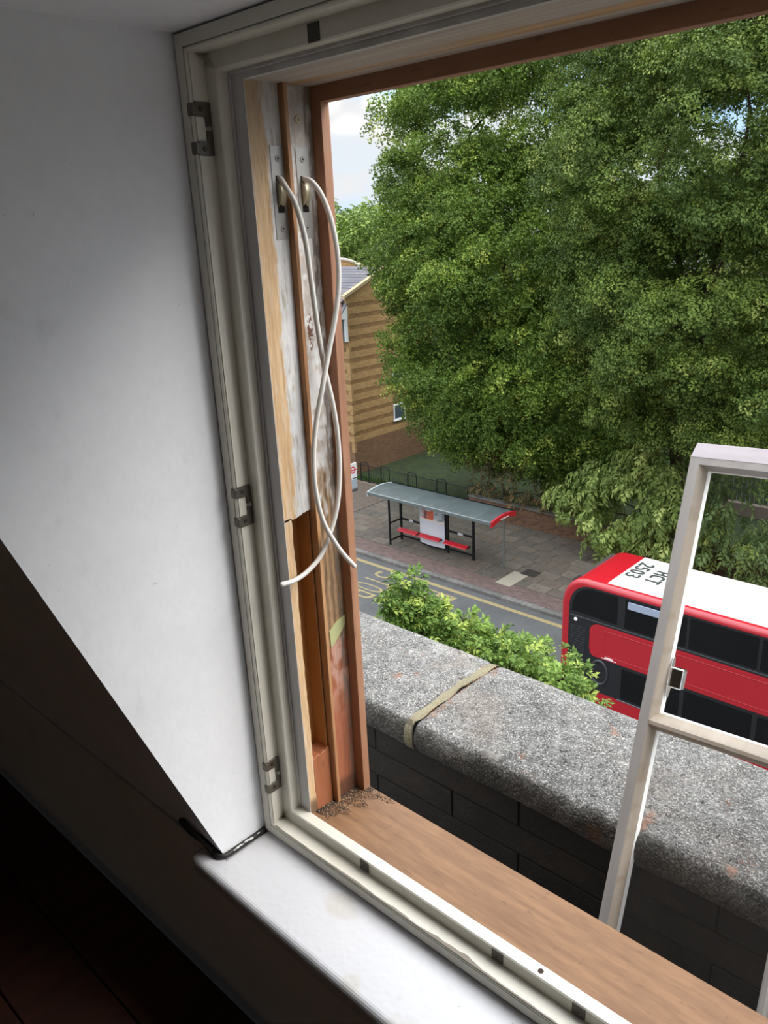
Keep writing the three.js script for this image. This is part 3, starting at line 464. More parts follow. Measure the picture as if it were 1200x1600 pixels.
// lobes: [x, y, z, rx, ry, rz]; each lobe is broken into clumps and each clumps into sprays
function foliage(tree, lobes, o) {
  const r = rng(o.seed), items = [], S = () => { const z = r() * 2 - 1, a = r() * 6.2832, q = Math.sqrt(1 - z * z); return [q * Math.cos(a), z, q * Math.sin(a)]; };
  const inside = (x, y, z, k, skip) => lobes.some((l, i) => i !== skip && ((x - l[0]) / l[3]) ** 2 + ((y - l[1]) / l[4]) ** 2 + ((z - l[2]) / l[5]) ** 2 < k);
  lobes.forEach((l, li) => {
    const area = (l[3] * l[4] + l[3] * l[5] + l[4] * l[5]) / 3, n = Math.round((area * o.clumps) / (o.cr * o.cr));
    for (let k = 0; k < n; k++) {
      const d = S(); if (d[2] < -0.55 && r() < 0.8) continue;
      const q = 0.62 + 0.4 * Math.sqrt(r()), cx = l[0] + d[0] * l[3] * q, cy = l[1] + d[1] * l[4] * q, cz = l[2] + d[2] * l[5] * q;
      if (inside(cx, cy, cz, 0.42, li)) continue;
      if (vn(cx * 0.55 + o.seed, cy * 0.75, cz * 0.55) < (o.gap ?? 0.2)) continue;
      const cr = o.cr * (0.55 + r() * 0.8), m = Math.round(o.sprays * (l[6] ?? 1) * (cr / o.cr) ** 2), tone = (r() - 0.5) * 0.45;
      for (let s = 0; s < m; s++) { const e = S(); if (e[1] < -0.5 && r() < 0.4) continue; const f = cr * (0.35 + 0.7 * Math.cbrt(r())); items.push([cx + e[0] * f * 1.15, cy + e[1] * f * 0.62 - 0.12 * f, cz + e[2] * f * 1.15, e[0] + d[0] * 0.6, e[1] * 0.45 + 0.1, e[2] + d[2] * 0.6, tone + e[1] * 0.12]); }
    }
  });
  const mesh = new THREE.InstancedMesh(o.geo, o.mat, items.length), m = new THREE.Matrix4(), c = new THREE.Color(), og = org(tree);
  const X = new THREE.Vector3(), Yv = new THREE.Vector3(), Z = new THREE.Vector3();
  items.forEach((it, i) => {
    X.set(it[3], it[4] - o.hang * (0.3 + r() * 0.7), it[5]).normalize(); Yv.set((r() - 0.5) * 0.7, 1, (r() - 0.5) * 0.7); Z.crossVectors(X, Yv).normalize(); Yv.crossVectors(Z, X);
    const s = o.scale * (0.75 + r() * 0.5); m.makeBasis(X.multiplyScalar(s), Yv.multiplyScalar(s), Z.multiplyScalar(s)).setPosition(it[0] - og.x, it[1] - og.y, it[2] - og.z); mesh.setMatrixAt(i, m);
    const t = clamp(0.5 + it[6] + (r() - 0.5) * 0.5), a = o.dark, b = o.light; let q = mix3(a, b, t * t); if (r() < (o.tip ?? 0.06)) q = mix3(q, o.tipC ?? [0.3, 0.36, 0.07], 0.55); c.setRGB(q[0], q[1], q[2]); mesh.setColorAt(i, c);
  });
  mesh.name = 'foliage'; mesh.userData.kind = 'stuff'; shadow(mesh); tree.add(mesh); return items.length;
}
const barkT = tex(256, 512, (u, v) => { const n = fbm(u * 14, v * 7, 4, 3, 14, 7); return mix3([0.13, 0.1, 0.075], [0.34, 0.28, 0.21], n); }, 1);
const bark = M({ map: barkT, roughness: 0.95 });
function limb(pts, r0, r1, seg = 14) {                 // a tapering limb
  const c = new THREE.CatmullRomCurve3(pts.map((p) => new THREE.Vector3(...p))), g = new THREE.TubeGeometry(c, seg, 1, 8), p = g.attributes.position;
  for (let i = 0; i <= seg; i++) { const q = c.getPointAt(i / seg), w = lerp(r0, r1, i / seg); for (let j = 0; j <= 8; j++) { const k = i * 9 + j; p.setXYZ(k, q.x + (p.getX(k) - q.x) * w, q.y + (p.getY(k) - q.y) * w, q.z + (p.getZ(k) - q.z) * w); } }
  g.computeVertexNormals(); return g;
}
function tree(name, label, category, foot, fork, rad, lobes, o, group) {
  const t = thing(name, label, category, foot, group), r = rng(o.seed + 500);
  part(t, 'trunk', metric(limb([foot, [lerp(foot[0], fork[0], 0.5) + 0.15, lerp(foot[1], fork[1], 0.5), lerp(foot[2], fork[2], 0.5)], fork], rad, rad * 0.7)), bark);
  for (const l of lobes.slice(0, o.limbs ?? 8)) { const m = [lerp(fork[0], l[0], 0.5) + (r() - 0.5) * l[3] * 0.5, lerp(fork[1], l[1], 0.42), lerp(fork[2], l[2], 0.5) + (r() - 0.5) * l[3] * 0.4], e = [l[0] + (r() - 0.5) * l[3], l[1] + l[4] * 0.5, l[2] + (r() - 0.5) * l[5]]; part(t, 'branch', metric(limb([fork, m, [l[0], l[1], l[2]], e], rad * 0.5, rad * 0.08)), bark); }
  foliage(t, lobes, o); return t;
}

// ---------------------------------------------------------------- street
const PV = 0.13;                                       // pavement level
{
  const asphT = tex(640, 640, (u, v) => { const n = fbm(u * 6, v * 6, 5, 3, 6, 6), g = vn(u * 400, v * 400, 2, 400, 400); const k = 0.295 + (n - 0.5) * 0.07 + (g - 0.5) * 0.09; return [k, k, k * 0.995]; }, 0.25);
  struct('road', bx(-70, 30, -0.3, 0, -22.8, -4.5, 0), M({ map: asphT, roughness: 0.9 }));
  const pave = thing('pavement', null, null, [-20, 0, -25], null, 'structure');
  part(pave, 'pavement_base', bx(-70, 30, -0.3, PV - 0.028, -31.4, -22.83, 0), M({ color: 0x57504a, roughness: 0.95 }));
  const kerbM = [0, 1, 2].map((k) => M({ roughness: 0.9, map: tex(256, 256, (u, v) => { const n = fbm(u * 8, v * 8, 4, 3 + k, 8, 8); return mul3([0.37, 0.36, 0.345], 0.8 + n * 0.35 + k * 0.05); }) }));
  const kg = bx(-0.446, 0.446, -0.14, 0.14, -0.14, 0.14, 0.015), r = rng(8);
  for (let i = 0; i < 26; i++) piece(pave, 'kerbstone', kg, kerbM[Math.floor(r() * 3)], -29 + i * 0.9, PV - 0.14, -22.95);
  part(pave, 'kerb_run', [bx(-70, -29.46, PV - 0.28, PV, -23.09, -22.81, 0.01), bx(-5.6, 30, PV - 0.28, PV, -23.09, -22.81, 0.01)], kerbM[1]);
  // band of small red pavers beside the kerb: real bricks, too small to pick apart
  const brickG = new THREE.BoxGeometry(0.205, 0.05, 0.098), cnt = [];
  for (let j = 0; j < 9; j++) for (let i = 0; i < 120; i++) cnt.push([-30.2 + i * 0.212 + (j % 2) * 0.106, -23.15 - j * 0.104]);
  const band = new THREE.InstancedMesh(brickG, M({ color: 0xffffff, roughness: 0.9 }), cnt.length), mm = new THREE.Matrix4(), cc = new THREE.Color();
  cnt.forEach(([x, z], i) => { mm.makeTranslation(x + 20, PV - 0.0265 + (r() - 0.5) * 0.003, z + 25); band.setMatrixAt(i, mm); const k = 0.8 + r() * 0.45; cc.setRGB(0.105 * k, 0.07 * k, 0.06 * k); band.setColorAt(i, cc); });
  band.name = 'red_paver_band'; band.userData.kind = 'stuff'; shadow(band); pave.add(band);
  // concrete paving slabs
  const slabM = [0, 1, 2, 3, 4, 5].map((k) => M({ roughness: 0.92, map: tex(256, 256, (u, v) => { const n = fbm(u * 7, v * 7, 5, 13 + k, 7, 7), s = step(0.62, 0.8, fbm(u * 5, v * 5, 3, 33 + k, 5, 5)) * 0.12; return mul3([[0.34, 0.305, 0.27], [0.355, 0.318, 0.28], [0.32, 0.292, 0.26], [0.35, 0.308, 0.268], [0.33, 0.305, 0.275], [0.38, 0.345, 0.305]][k], 0.84 + n * 0.3 - s); }) }));
  const slabG = [bx(-0.443, 0.443, -0.03, 0.03, -0.293, 0.293, 0.008), bx(-0.293, 0.293, -0.03, 0.03, -0.293, 0.293, 0.008)];
  let n = 0;
  for (let j = 0; j < 10; j++) { let x = -27.4 + (j % 2) * 0.45; const lim = -11.4 - j * 0.18; while (x < lim && n < 292) { const wide = r() < 0.78, w = wide ? 0.9 : 0.6; const special = j === 0 && Math.abs(x + w / 2 + 16.55) < 0.46; piece(pave, 'paving_slab', slabG[wide ? 0 : 1], slabM[Math.floor(r() * 6)], x + w / 2, PV - 0.03 + (r() - 0.5) * 0.004, -24.39 - j * 0.6, 0, (r() - 0.5) * 0.006, (r() - 0.5) * 0.006); void special; x += w; n++; } }
  part(pave, 'far_slab_field', bx(-70, -27.45, PV - 0.06, PV - 0.004, -30.2, -24.1, 0.01), slabM[3]);
  part(pave, 'far_slab_field', bx(-11, 30, PV - 0.06, PV - 0.004, -30.2, -24.1, 0.01), slabM[2]);
  part(pave, 'pale_slab', bx(-16.9, -16.2, PV - 0.02, PV + 0.006, -25.15, -23.78, 0.006), M({ color: 0x8f8878, roughness: 0.9 }), { label: 'one pale cream paving slab' });
  const cover = new THREE.Group(); cover.name = 'inspection_cover'; pave.add(cover); cover.position.set(3.75, PV, -0.35);
  part(cover, 'cover_plate', bx(-16.58, -15.92, PV - 0.02, PV + 0.007, -25.68, -25.06, 0.004), M({ color: 0x3a3530, roughness: 0.7, metalness: 0.4 }));
  struct('pavement_near', bx(-70, 30, -0.3, PV, -4.5, -1.5, 0), slabM[1]);
  // carriageway markings
  const yl = M({ roughness: 0.85, map: tex(512, 128, (u, v) => { const n = fbm(u * 40, v * 12, 4, 3, 40, 12), w = step(0.6, 0.75, fbm(u * 18, v * 6, 4, 8, 18, 6)); return mix3([0.54, 0.48, 0.33], [0.4, 0.37, 0.31], clamp((n - 0.5) * 0.7 + w * 0.5)); }, 1, 4) });
  single('kerbside_line', 'long worn yellow line painted on the road along the far kerb', 'road marking', bx(-45, 10, -0.002, 0.004, -22.47, -22.27, 0), yl);
  const font = await new FontLoader().loadAsync('fonts/droid/droid_sans_regular.typeface.json');
  const ink = (s) => { const g = new TextGeometry(s, { font, size: 1, depth: 0.004, curveSegments: 6, bevelEnabled: false }); g.computeBoundingBox(); return g; };
  const word = (s, xa, xb, z0, pitch, wl) => {          // letters with their tops towards +x, read towards +z
    const gs = [...s].map((ch, i) => { const g = ink(ch), b = g.boundingBox; g.translate(-b.min.x, -b.min.y, 0); g.scale((ch === 'I' ? 0.2 : wl) / (b.max.x - b.min.x), (xb - xa) / (b.max.y - b.min.y), 1);
      const p = g.attributes.position; for (let k = 0; k < p.count; k++) { const lx = p.getX(k), ly = p.getY(k), lz = p.getZ(k); p.setXYZ(k, xa + ly, 0.001 + lz, z0 + i * pitch + lx); } g.computeVertexNormals(); return metric(g); });
    return flat(gs);
  };
  single('road_lettering', 'yellow word STOP painted lengthwise on the road', 'road marking', word('STOP', -21.55, -20.02, -22.02, 0.6, 0.46), yl);
  single('road_lettering', 'yellow word BUS painted on the road, half hidden by the leafy treetop', 'road marking', word('BUS', -18.95, -17.35, -21.95, 0.66, 0.5), yl);

  // ground, grass and walls beyond the pavement
  const grassG = M({ roughness: 1, map: tex(512, 512, (u, v) => { const n = fbm(u * 20, v * 20, 4, 3, 20, 20); return mix3([0.1, 0.14, 0.06], [0.21, 0.27, 0.11], n); }, 0.2) });
  struct('lawn', bx(-110, 60, -0.3, 0.1, -110, -31.4, 0), grassG);
  { const r2 = rng(40), pos = []; for (let k = 0; k < 3500; k++) { const x = -31.6 + r2() * 8.6, z = -30.45 - r2() * 0.68, h = 0.12 + r2() * 0.22, a = r2() * 6.28, w = 0.025; pos.push(x - w * Math.cos(a), 0.08, z - w * Math.sin(a), x + w * Math.cos(a), 0.08, z + w * Math.sin(a), x + (r2() - 0.5) * 0.15, 0.08 + h, z + (r2() - 0.5) * 0.15); }
    const g = new THREE.BufferGeometry(); g.setAttribute('position', new THREE.Float32BufferAttribute(pos, 3)); g.computeVertexNormals(); g.setAttribute('uv', new THREE.Float32BufferAttribute(new Float32Array((pos.length / 3) * 2), 2));
    single('long_grass', 'rough green grass growing behind the black railings', 'grass', g, M({ color: 0x405a22, roughness: 0.9 }), null, 'stuff'); }
  const wallT = M({ roughness: 0.95, map: tex(512, 512, (u, v, i, j) => { const row = Math.floor(v * 13), col = Math.floor(u * 4.4 + (row % 2) * 0.5), n = hsh(col, row, 4), m = (v * 13) % 1 < 0.14 ? 1 : 0; return mix3(mix3([0.3, 0.2, 0.145], [0.42, 0.3, 0.21], n), [0.4, 0.37, 0.33], m * 0.7); }) });
  const gw = thing('garden_wall', null, null, [-14, PV, -29.6], null, 'structure');
  part(gw, 'wall_body', bx(-22.6, 20, PV - 0.1, 1.02, -29.85, -29.6, 0.004), wallT);
  for (let i = 0; i < 44; i++) part(gw, 'wall_coping', bx(-22.62 + i * 0.97, -21.66 + i * 0.97, 1.02, 1.1, -29.9, -29.55, 0.012), kerbM[i % 3]);
}
// railings of hooped bars
{
  const iron = M({ color: 0x15161a, roughness: 0.6, metalness: 0.3 });
  const t = thing('railing', 'black iron railing with hooped posts in front of the grass by the brick building', 'railing', [-27.4, PV, -30.2]);
  const run = (x0, x1) => { part(t, 'top_rail', rod([x0, 1.2, -30.2], [x1, 1.2, -30.2], 0.018), iron); part(t, 'bottom_rail', rod([x0, 0.3, -30.2], [x1, 0.3, -30.2], 0.015), iron); };
  run(-31.3, -22.7);
  for (const x of [-30.6, -29.05, -27.1, -25.1, -23.1]) part(t, 'hoop', tube([[x, 0.08, -30.2], [x, 1.1, -30.2], [x + 0.03, 1.3, -30.2], [x + 0.1, 1.34, -30.2], [x + 0.5, 1.34, -30.2], [x + 0.58, 1.28, -30.2], [x + 0.6, 1.1, -30.2], [x + 0.6, 0.08, -30.2]], 0.028, 50, 6), iron);
  const bars = []; for (let x = -31.2; x < -22.7; x += 0.13) bars.push(rod([x, 0.3, -30.2], [x, 1.2, -30.2], 0.0075, 5));
  part(t, 'railing_bar', flat(bars), iron, { kind: 'stuff' });
  part(t, 'plinth', bx(-31.4, -22.6, 0, 0.2, -30.3, -30.1, 0.01), M({ color: 0x6f6254, roughness: 0.95 }));
  const u = thing('park_railing', 'pale grey upright railings on a low wall far behind the window panel glass', 'railing', [-12, 0.1, -37]);
  part(u, 'plinth', bx(-20, 4, 0.05, 0.7, -37.15, -36.85, 0.02), M({ color: 0x8a7a72, roughness: 0.95 }));
  const b2 = []; for (let x = -19.9; x < 4; x += 0.2) b2.push(rod([x, 0.7, -37], [x, 2.1, -37], 0.02, 5));
  part(u, 'railing_bar', flat(b2), M({ color: 0x7d7f80, roughness: 0.6 }), { kind: 'stuff' }); part(u, 'top_rail', rod([-20, 2.0, -37], [4, 2.0, -37], 0.03), M({ color: 0x7d7f80, roughness: 0.6 }));
}
// ---------------------------------------------------------------- bus shelter
{
  const black = M({ color: 0x17191b, roughness: 0.45, metalness: 0.4 }), red = M({ color: 0xb01c28, roughness: 0.4 });
  const t = thing('bus_shelter', 'grey roofed bus shelter with black posts and red perch benches on the far pavement', 'bus shelter', [-20.4, PV, -24.9]);
  const zb = -25.05, h = PV + 2.42;
  const arc = []; const zf = -23.78, zr = -25.42; for (let k = 0; k <= 12; k++) { const f = k / 12; arc.push([lerp(zf, zr, f), h + 0.03 + 0.16 * Math.sin(f * Math.PI * 0.8 + 0.25) - 0.03]); }
  for (let k = 12; k >= 0; k--) arc.push([arc[k][0], arc[k][1] - 0.035]);
  const roofM = M({ roughness: 0.55, map: tex(512, 256, (u, v) => { const n = fbm(u * 7, v * 9, 5, 3, 7, 9), s = step(0.55, 0.75, fbm(u * 16, v * 6, 4, 18, 16, 6)); return mix3(mul3([0.25, 0.285, 0.285], 0.82 + n * 0.36), [0.33, 0.36, 0.36], s * 0.4); }, 0.3) });
  part(t, 'roof', extrX(arc, -23.72, -17.1), roofM);
  part(t, 'roof_edge', [extrX([[zf + 0.03, h - 0.06], [zf + 0.03, h + 0.055], [zf - 0.02, h + 0.075], [zf - 0.02, h - 0.06]], -23.74, -17.1)], M({ color: 0x686f6e, roughness: 0.4, metalness: 0.4 }));
  part(t, 'roof_edge', [extrX([[zr + 0.02, h - 0.02], [zr + 0.02, h + 0.12], [zr - 0.03, h + 0.1], [zr - 0.03, h - 0.02]], -23.74, -17.1)], black);
  const end = (x0, x1, m, lab) => part(t, 'end_fascia', extrX([...arc.slice(0, 13).map(([z, y]) => [z, y + 0.02]), ...arc.slice(0, 13).reverse().map(([z, y], i) => [z, y - 0.2 + 0.05 * Math.sin((i / 12) * Math.PI)])], x0, x1), m, lab);
  end(-17.12, -17.04, red, { label: 'red end panel' }); end(-23.8, -23.72, M({ color: 0x9aa3a3, roughness: 0.45 }));
  part(t, 'fascia_strip', bx(-17.042, -17.034, h + 0.0, h + 0.05, -24.9, -24.35, 0.002), M({ color: 0xe7c9c6, roughness: 0.5 }));
  const beam = (n, x0, x1, y0, y1, z0, z1, m = black, ex) => part(t, n, bx(x0, x1, y0, y1, z0, z1, 0.006), m, ex);
  for (const x of [-22.97, -20.28, -18.9]) beam('post', x - 0.05, x + 0.05, PV, h + 0.06, zb - 0.04, zb + 0.04);
  beam('post', -22.99, -22.92, PV, h, -24.3, -24.23);
  part(t, 'end_pole', rod([-17.4, PV, zb - 0.05], [-17.4, h + 0.08, zb - 0.05], 0.045, 16), M({ color: 0x8f9694, roughness: 0.3, metalness: 0.8 }), { label: 'bright steel pole' });
  beam('beam', -23.6, -17.2, h - 0.02, h + 0.05, zb - 0.04, zb + 0.04);
  beam('beam', -22.99, -22.92, h - 0.08, h + 0.02, zb, -23.85);
  beam('lamp_box', -23.1, -22.75, h - 0.14, h - 0.03, -24.5, -23.95);
  for (const [x0, x1] of [[-22.92, -21.8], [-20.23, -18.95]]) { beam('mid_rail', x0, x1, 1.12, 1.21, zb - 0.02, zb + 0.02); beam('bottom_rail', x0, x1, 0.3, 0.38, zb - 0.025, zb + 0.025); beam('rail_notice', lerp(x0, x1, 0.4), lerp(x0, x1, 0.62), 1.11, 1.22, zb + 0.018, zb + 0.026, M({ color: 0xb6bcbd, roughness: 0.5 })); }
  beam('mid_rail', -22.975, -22.935, 1.12, 1.19, zb, -24.25); beam('bottom_rail', -22.975, -22.935, 0.3, 0.38, zb, -24.25);
  const gl = MP({ color: 0xe6ece9, transmission: 1, thickness: 0, roughness: 0.03 });
  for (const [x0, x1] of [[-22.92, -21.8], [-20.23, -18.95]]) part(t, 'pane', (() => { const g = new THREE.PlaneGeometry(x1 - x0, h - 0.4); g.translate((x0 + x1) / 2, (h + 0.4) / 2 + 0.1, zb); return metric(g); })(), gl);
  part(t, 'pane', (() => { const g = new THREE.PlaneGeometry(0.75, h - 0.45); g.rotateY(Math.PI / 2); g.translate(-22.955, (h + 0.4) / 2, (zb - 24.25) / 2); return metric(g); })(), gl);
  // poster case
  const pc = new THREE.Group(); pc.name = 'poster_case'; t.add(pc); pc.position.set(-0.6, 0.2, -0.15);
  part(pc, 'case', extrY([[-21.8, zb], [-21.8, zb + 0.06], [-21.5, zb + 0.14], [-21.1, zb + 0.17], [-20.65, zb + 0.14], [-20.33, zb + 0.06], [-20.33, zb]], PV + 0.13, h), black);
  const posterT = tex(256, 512, (u, v) => {
    if (v < 0.52) return mul3([0.76, 0.765, 0.79], 1 - 0.05 * (Math.abs((u * 6) % 1 - 0.5) < 0.02 ? 1 : 0));
    let c = mix3([0.72, 0.74, 0.76], [0.62, 0.66, 0.68], fbm(u * 5, v * 9, 3, 2)); const q = (v - 0.52) / 0.48;
    if (Math.abs(u - 0.55 - q * 0.02) < 0.055 && q > 0.25) c = [0.86, 0.42, 0.26];
    if (q < 0.5 && u > 0.12 && u < 0.62 && fbm(u * 9, v * 30, 3, 7) > 0.42) c = [0.78, 0.38, 0.26]; if (q < 0.42 && u > 0.22 && u < 0.34) c = [0.45, 0.3, 0.28];
    if (q < 0.55 && u > 0.6 + 0.2 * q && fbm(u * 7, v * 16, 3, 17) > 0.5) c = [0.5, 0.54, 0.56]; if (q < 0.06) c = [0.85, 0.78, 0.72];
    return c;
  });
  const pg = new THREE.PlaneGeometry(1.4, h - PV - 0.24, 16, 1); { const p = pg.attributes.position; for (let i = 0; i < p.count; i++) { const a = p.getX(i) / 0.7; p.setZ(i, 0.125 * Math.cos(a * 1.25) - 0.0); } pg.computeVertexNormals(); pg.translate(-21.07, (h + PV + 0.2) / 2 - 0.01, zb + 0.056); }
  const pm = part(pc, 'poster', pg, M({ map: posterT, roughness: 0.3 }), { label: 'grey and orange poster' }); void pm;
  // red perch benches
  for (const [x0, x1] of [[-22.85, -21.75], [-21.62, -20.45], [-20.2, -19.0]]) {
    part(t, 'bench', extrX([[-24.6, 0.72], [-24.62, 0.76], [-24.82, 0.83], [-24.84, 0.8], [-24.82, 0.77]], x0, x1), red);
    for (const f of [0.06, 0.94]) { const x = lerp(x0, x1, f); part(t, 'bench_bracket', bx(x - 0.03, x + 0.03, 0.69, 0.75, zb + 0.02, -24.68, 0.004), black); }
  }
}
// bus stop flag
{
  const t = thing('bus_stop_sign', 'white bus stop flag with a red ring on a post beside the window frame', 'bus stop sign', [-24.6, PV, -23.5]);
  part(t, 'post', rod([-24.6, PV, -23.45], [-24.6, 4.0, -23.45], 0.045, 14), M({ color: 0x6d7173, roughness: 0.5, metalness: 0.4 }));
  const white = M({ color: 0xe9e9e7, roughness: 0.4 });
  part(t, 'flag', bx(-24.625, -24.575, 3.1, 3.78, -24.0, -23.5, 0.012), white);
  const ring = new THREE.RingGeometry(0.105, 0.165, 40); ring.rotateY(Math.PI / 2); ring.translate(-24.573, 3.47, -23.75); part(t, 'red_ring', ring, M({ color: 0xcf2331, roughness: 0.45, side: THREE.DoubleSide }));
  part(t, 'ring_bar', bx(-24.575, -24.571, 3.44, 3.5, -23.965, -23.535, 0), M({ color: 0xcf2331, roughness: 0.45 }));
  part(t, 'lower_plate', bx(-24.625, -24.575, 2.62, 3.04, -24.0, -23.5, 0.012), M({ color: 0xaab4bb, roughness: 0.4 }));
  part(t, 'lower_plate', bx(-24.62, -24.58, 2.45, 2.58, -24.0, -23.5, 0.01), M({ color: 0x55585a, roughness: 0.5 }));
}
// ---------------------------------------------------------------- red double-deck bus
{
  const red = MP({ color: 0x9c0e1c, roughness: 0.32, clearcoat: 0.5, clearcoatRoughness: 0.15 }), blackGlass = MP({ color: 0x07080a, roughness: 0.08, specularIntensity: 0.7 }), blackP = M({ color: 0x121315, roughness: 0.5 }), rubber = M({ color: 0x15161a, roughness: 0.85 });
  const zn = -17.8, zf = -20.3, xr = -10.42, xf = 0.35;
  const t = thing('double_deck_bus', 'red double-deck bus with a white roof passing on the road', 'bus', [-5, 0, -19.05]);
  const s = new THREE.Shape(); const b = 0.15;
  s.moveTo(xr + b, 0.28 + b); s.lineTo(xf - b, 0.28 + b); s.lineTo(xf - b, 3.7); s.quadraticCurveTo(xf - b, 4.38 - b, xf - 0.6, 4.38 - b); s.lineTo(xr + 0.72, 4.38 - b); s.bezierCurveTo(xr + 0.38, 4.36 - b, xr + 0.18, 4.05 - b, xr + b, 3.66 - b);
  const body = new THREE.ExtrudeGeometry(s, { depth: zn - zf - 2 * b, bevelEnabled: true, bevelSize: b, bevelThickness: b, bevelSegments: 6, curveSegments: 18 });
  body.translate(0, 0, zf + b); part(t, 'body_shell', toCreasedNormals(metric(body), 0.6), red);
  part(t, 'white_roof', bx(-9.14, xf - 0.7, 4.372, 4.39, -20.16, -17.99, 0.006), M({ color: 0xb2b2ad, roughness: 0.5 }));
  const side = (pts, name, m, d = 0.012, z = zn, ex) => part(t, name, extrZ(pts, z - 0.02, z + d), m, ex);
  // black surround of the upper windows, running down the rear corner
  const g1 = new THREE.Shape(); g1.moveTo(-10.15, 1.12); g1.lineTo(-10.15, 3.5); g1.bezierCurveTo(-10.12, 3.95, -9.9, 4.2, -9.5, 4.22); g1.lineTo(xf - 0.2, 4.22); g1.lineTo(xf - 0.2, 3.2); g1.lineTo(-9.3, 3.2); g1.lineTo(-9.5, 3.0); g1.lineTo(-9.5, 2.4); g1.lineTo(-9.3, 2.2); g1.lineTo(xf - 0.2, 2.2); g1.lineTo(xf - 0.2, 1.12);
  side(g1, 'glazing_band', blackP, 0.006);
  const pane = (x0, x1, y0, y1, rl = 0.04) => { const q = new THREE.Shape(); q.moveTo(x0 + rl, y0); q.lineTo(x1 - 0.04, y0); q.quadraticCurveTo(x1, y0, x1, y0 + 0.04); q.lineTo(x1, y1 - 0.04); q.quadraticCurveTo(x1, y1, x1 - 0.04, y1); q.lineTo(x0 + rl, y1); q.quadraticCurveTo(x0, y1, x0, y1 - rl); q.lineTo(x0, y0 + rl); q.quadraticCurveTo(x0, y0, x0 + rl, y0); return q; };
  const rearPane = new THREE.Shape(); rearPane.moveTo(-10.06, 3.4); rearPane.bezierCurveTo(-10.04, 3.9, -9.85, 4.14, -9.45, 4.16); rearPane.lineTo(-8.72, 4.16); rearPane.lineTo(-8.72, 3.36);
  side(rearPane, 'window', blackGlass, 0.012); for (let k = 0; k < 5; k++) side(pane(-8.5 + k * 1.72, -6.86 + k * 1.72, 3.33, 4.16), 'window', blackGlass, 0.012);
  side(pane(-8.42, -7.15, 3.93, 4.12, 0.02), 'hopper_vent', M({ color: 0x8d97a8, roughness: 0.2 }), 0.05, zn, { label: 'tilted-open pale blue vent light' });
  part(t, 'window_sill', bx(-10.1, xf - 0.2, 3.24, 3.275, zn, zn + 0.016, 0.004), M({ color: 0x4b4f52, roughness: 0.35, metalness: 0.5 }));
  part(t, 'marker_lamp', (() => { const g = new THREE.SphereGeometry(0.055, 14, 10); g.scale(1, 1, 0.5); g.translate(-9.93, 3.15, zn + 0.01); return g; })(), M({ color: 0xe8e8e6, roughness: 0.3 }));
  for (let k = 0; k < 11; k++) part(t, 'grille_slat', bx(-10.08, -9.62, 2.2 + k * 0.072, 2.235 + k * 0.072, zn, zn + 0.018, 0.004), M({ color: 0x1e2023, roughness: 0.5 }));
  // red band between decks
  const rb = pane(-9.47, xf - 0.2, 2.2, 3.17, 0.2); side(rb, 'side_panel', red, 0.02);
  for (const y of [2.32, 3.05]) part(t, 'panel_rib', bx(-9.02, xf - 0.3, y, y + 0.022, zn + 0.016, zn + 0.03, 0.006), red);
  part(t, 'panel_rib', bx(-9.03, -9.012, 2.32, 3.06, zn + 0.016, zn + 0.026, 0.004), red);
  part(t, 'small_plate', [bx(-9.1, -8.66, 2.235, 2.25, zn + 0.018, zn + 0.026, 0), bx(-9.0, -8.76, 2.262, 2.3, zn + 0.018, zn + 0.026, 0)], M({ color: 0xe6dede, roughness: 0.5 }));
  // lower deck: engine vent, windows
  part(t, 'round_vent', (() => { const g = new THREE.TorusGeometry(0.3, 0.04, 10, 30); g.scale(0.8, 1.2, 1); g.translate(-9.15, 1.75, zn + 0.01); return g; })(), M({ color: 0x3a3d40, roughness: 0.4, metalness: 0.4 }));
  for (const [x0, x1] of [[-8.5, -6.9], [-6.78, -5.1], [-4.98, -3.3], [-3.18, -1.5]]) side(pane(x0, x1, 1.2, 2.1), 'window', blackGlass, 0.012);
  part(t, 'skirt_strip', bx(-8.6, xf - 0.3, 1.1, 1.13, zn, zn + 0.012, 0.003), M({ color: 0x777a7c, roughness: 0.35, metalness: 0.5 }));
  for (const x of [-7.2, -2.0]) { const w = new THREE.Group(); w.name = 'wheel'; t.add(w); w.position.set(x + 5, 0.48, 1.1); part(w, 'tyre', (() => { const g = new THREE.CylinderGeometry(0.48, 0.48, 0.28, 32); g.rotateX(Math.PI / 2); g.translate(x, 0.48, zn - 0.11); return metric(g); })(), rubber); part(w, 'hub', (() => { const g = new THREE.CylinderGeometry(0.25, 0.29, 0.06, 24); g.rotateX(Math.PI / 2); g.translate(x, 0.48, zn + 0.05); return metric(g); })(), M({ color: 0x8c8c8c, roughness: 0.4, metalness: 0.6 })); }
  for (const x of [-7.2, -2.0]) part(t, 'far_wheel', (() => { const g = new THREE.CylinderGeometry(0.48, 0.48, 0.28, 24); g.rotateX(Math.PI / 2); g.translate(x, 0.48, zf + 0.11); return metric(g); })(), rubber);
  // rear end: dark upper window and spoiler line
  part(t, 'rear_glazing', bx(xr - 0.012, xr + 0.02, 1.2, 3.5, zf + 0.3, zn - 0.3, 0.01), blackGlass);
  { const bz = (t, d) => { const P = [[xr + 0.72, 4.38], [xr + 0.38, 4.36], [xr + 0.05, 4.08], [xr, 3.66]], a = (1 - t) ** 3, b2 = 3 * t * (1 - t) ** 2, c = 3 * t * t * (1 - t), e = t ** 3; return [P[0][0] * a + P[1][0] * b2 + P[2][0] * c + P[3][0] * e - d * t, P[0][1] * a + P[1][1] * b2 + P[2][1] * c + P[3][1] * e + d * (1 - t)]; };
    const o1 = [], o2 = []; for (let k = 0; k <= 10; k++) { const q = 0.3 + k * 0.03; o1.push(bz(q, 0.07)); o2.push(bz(q, -0.03)); }
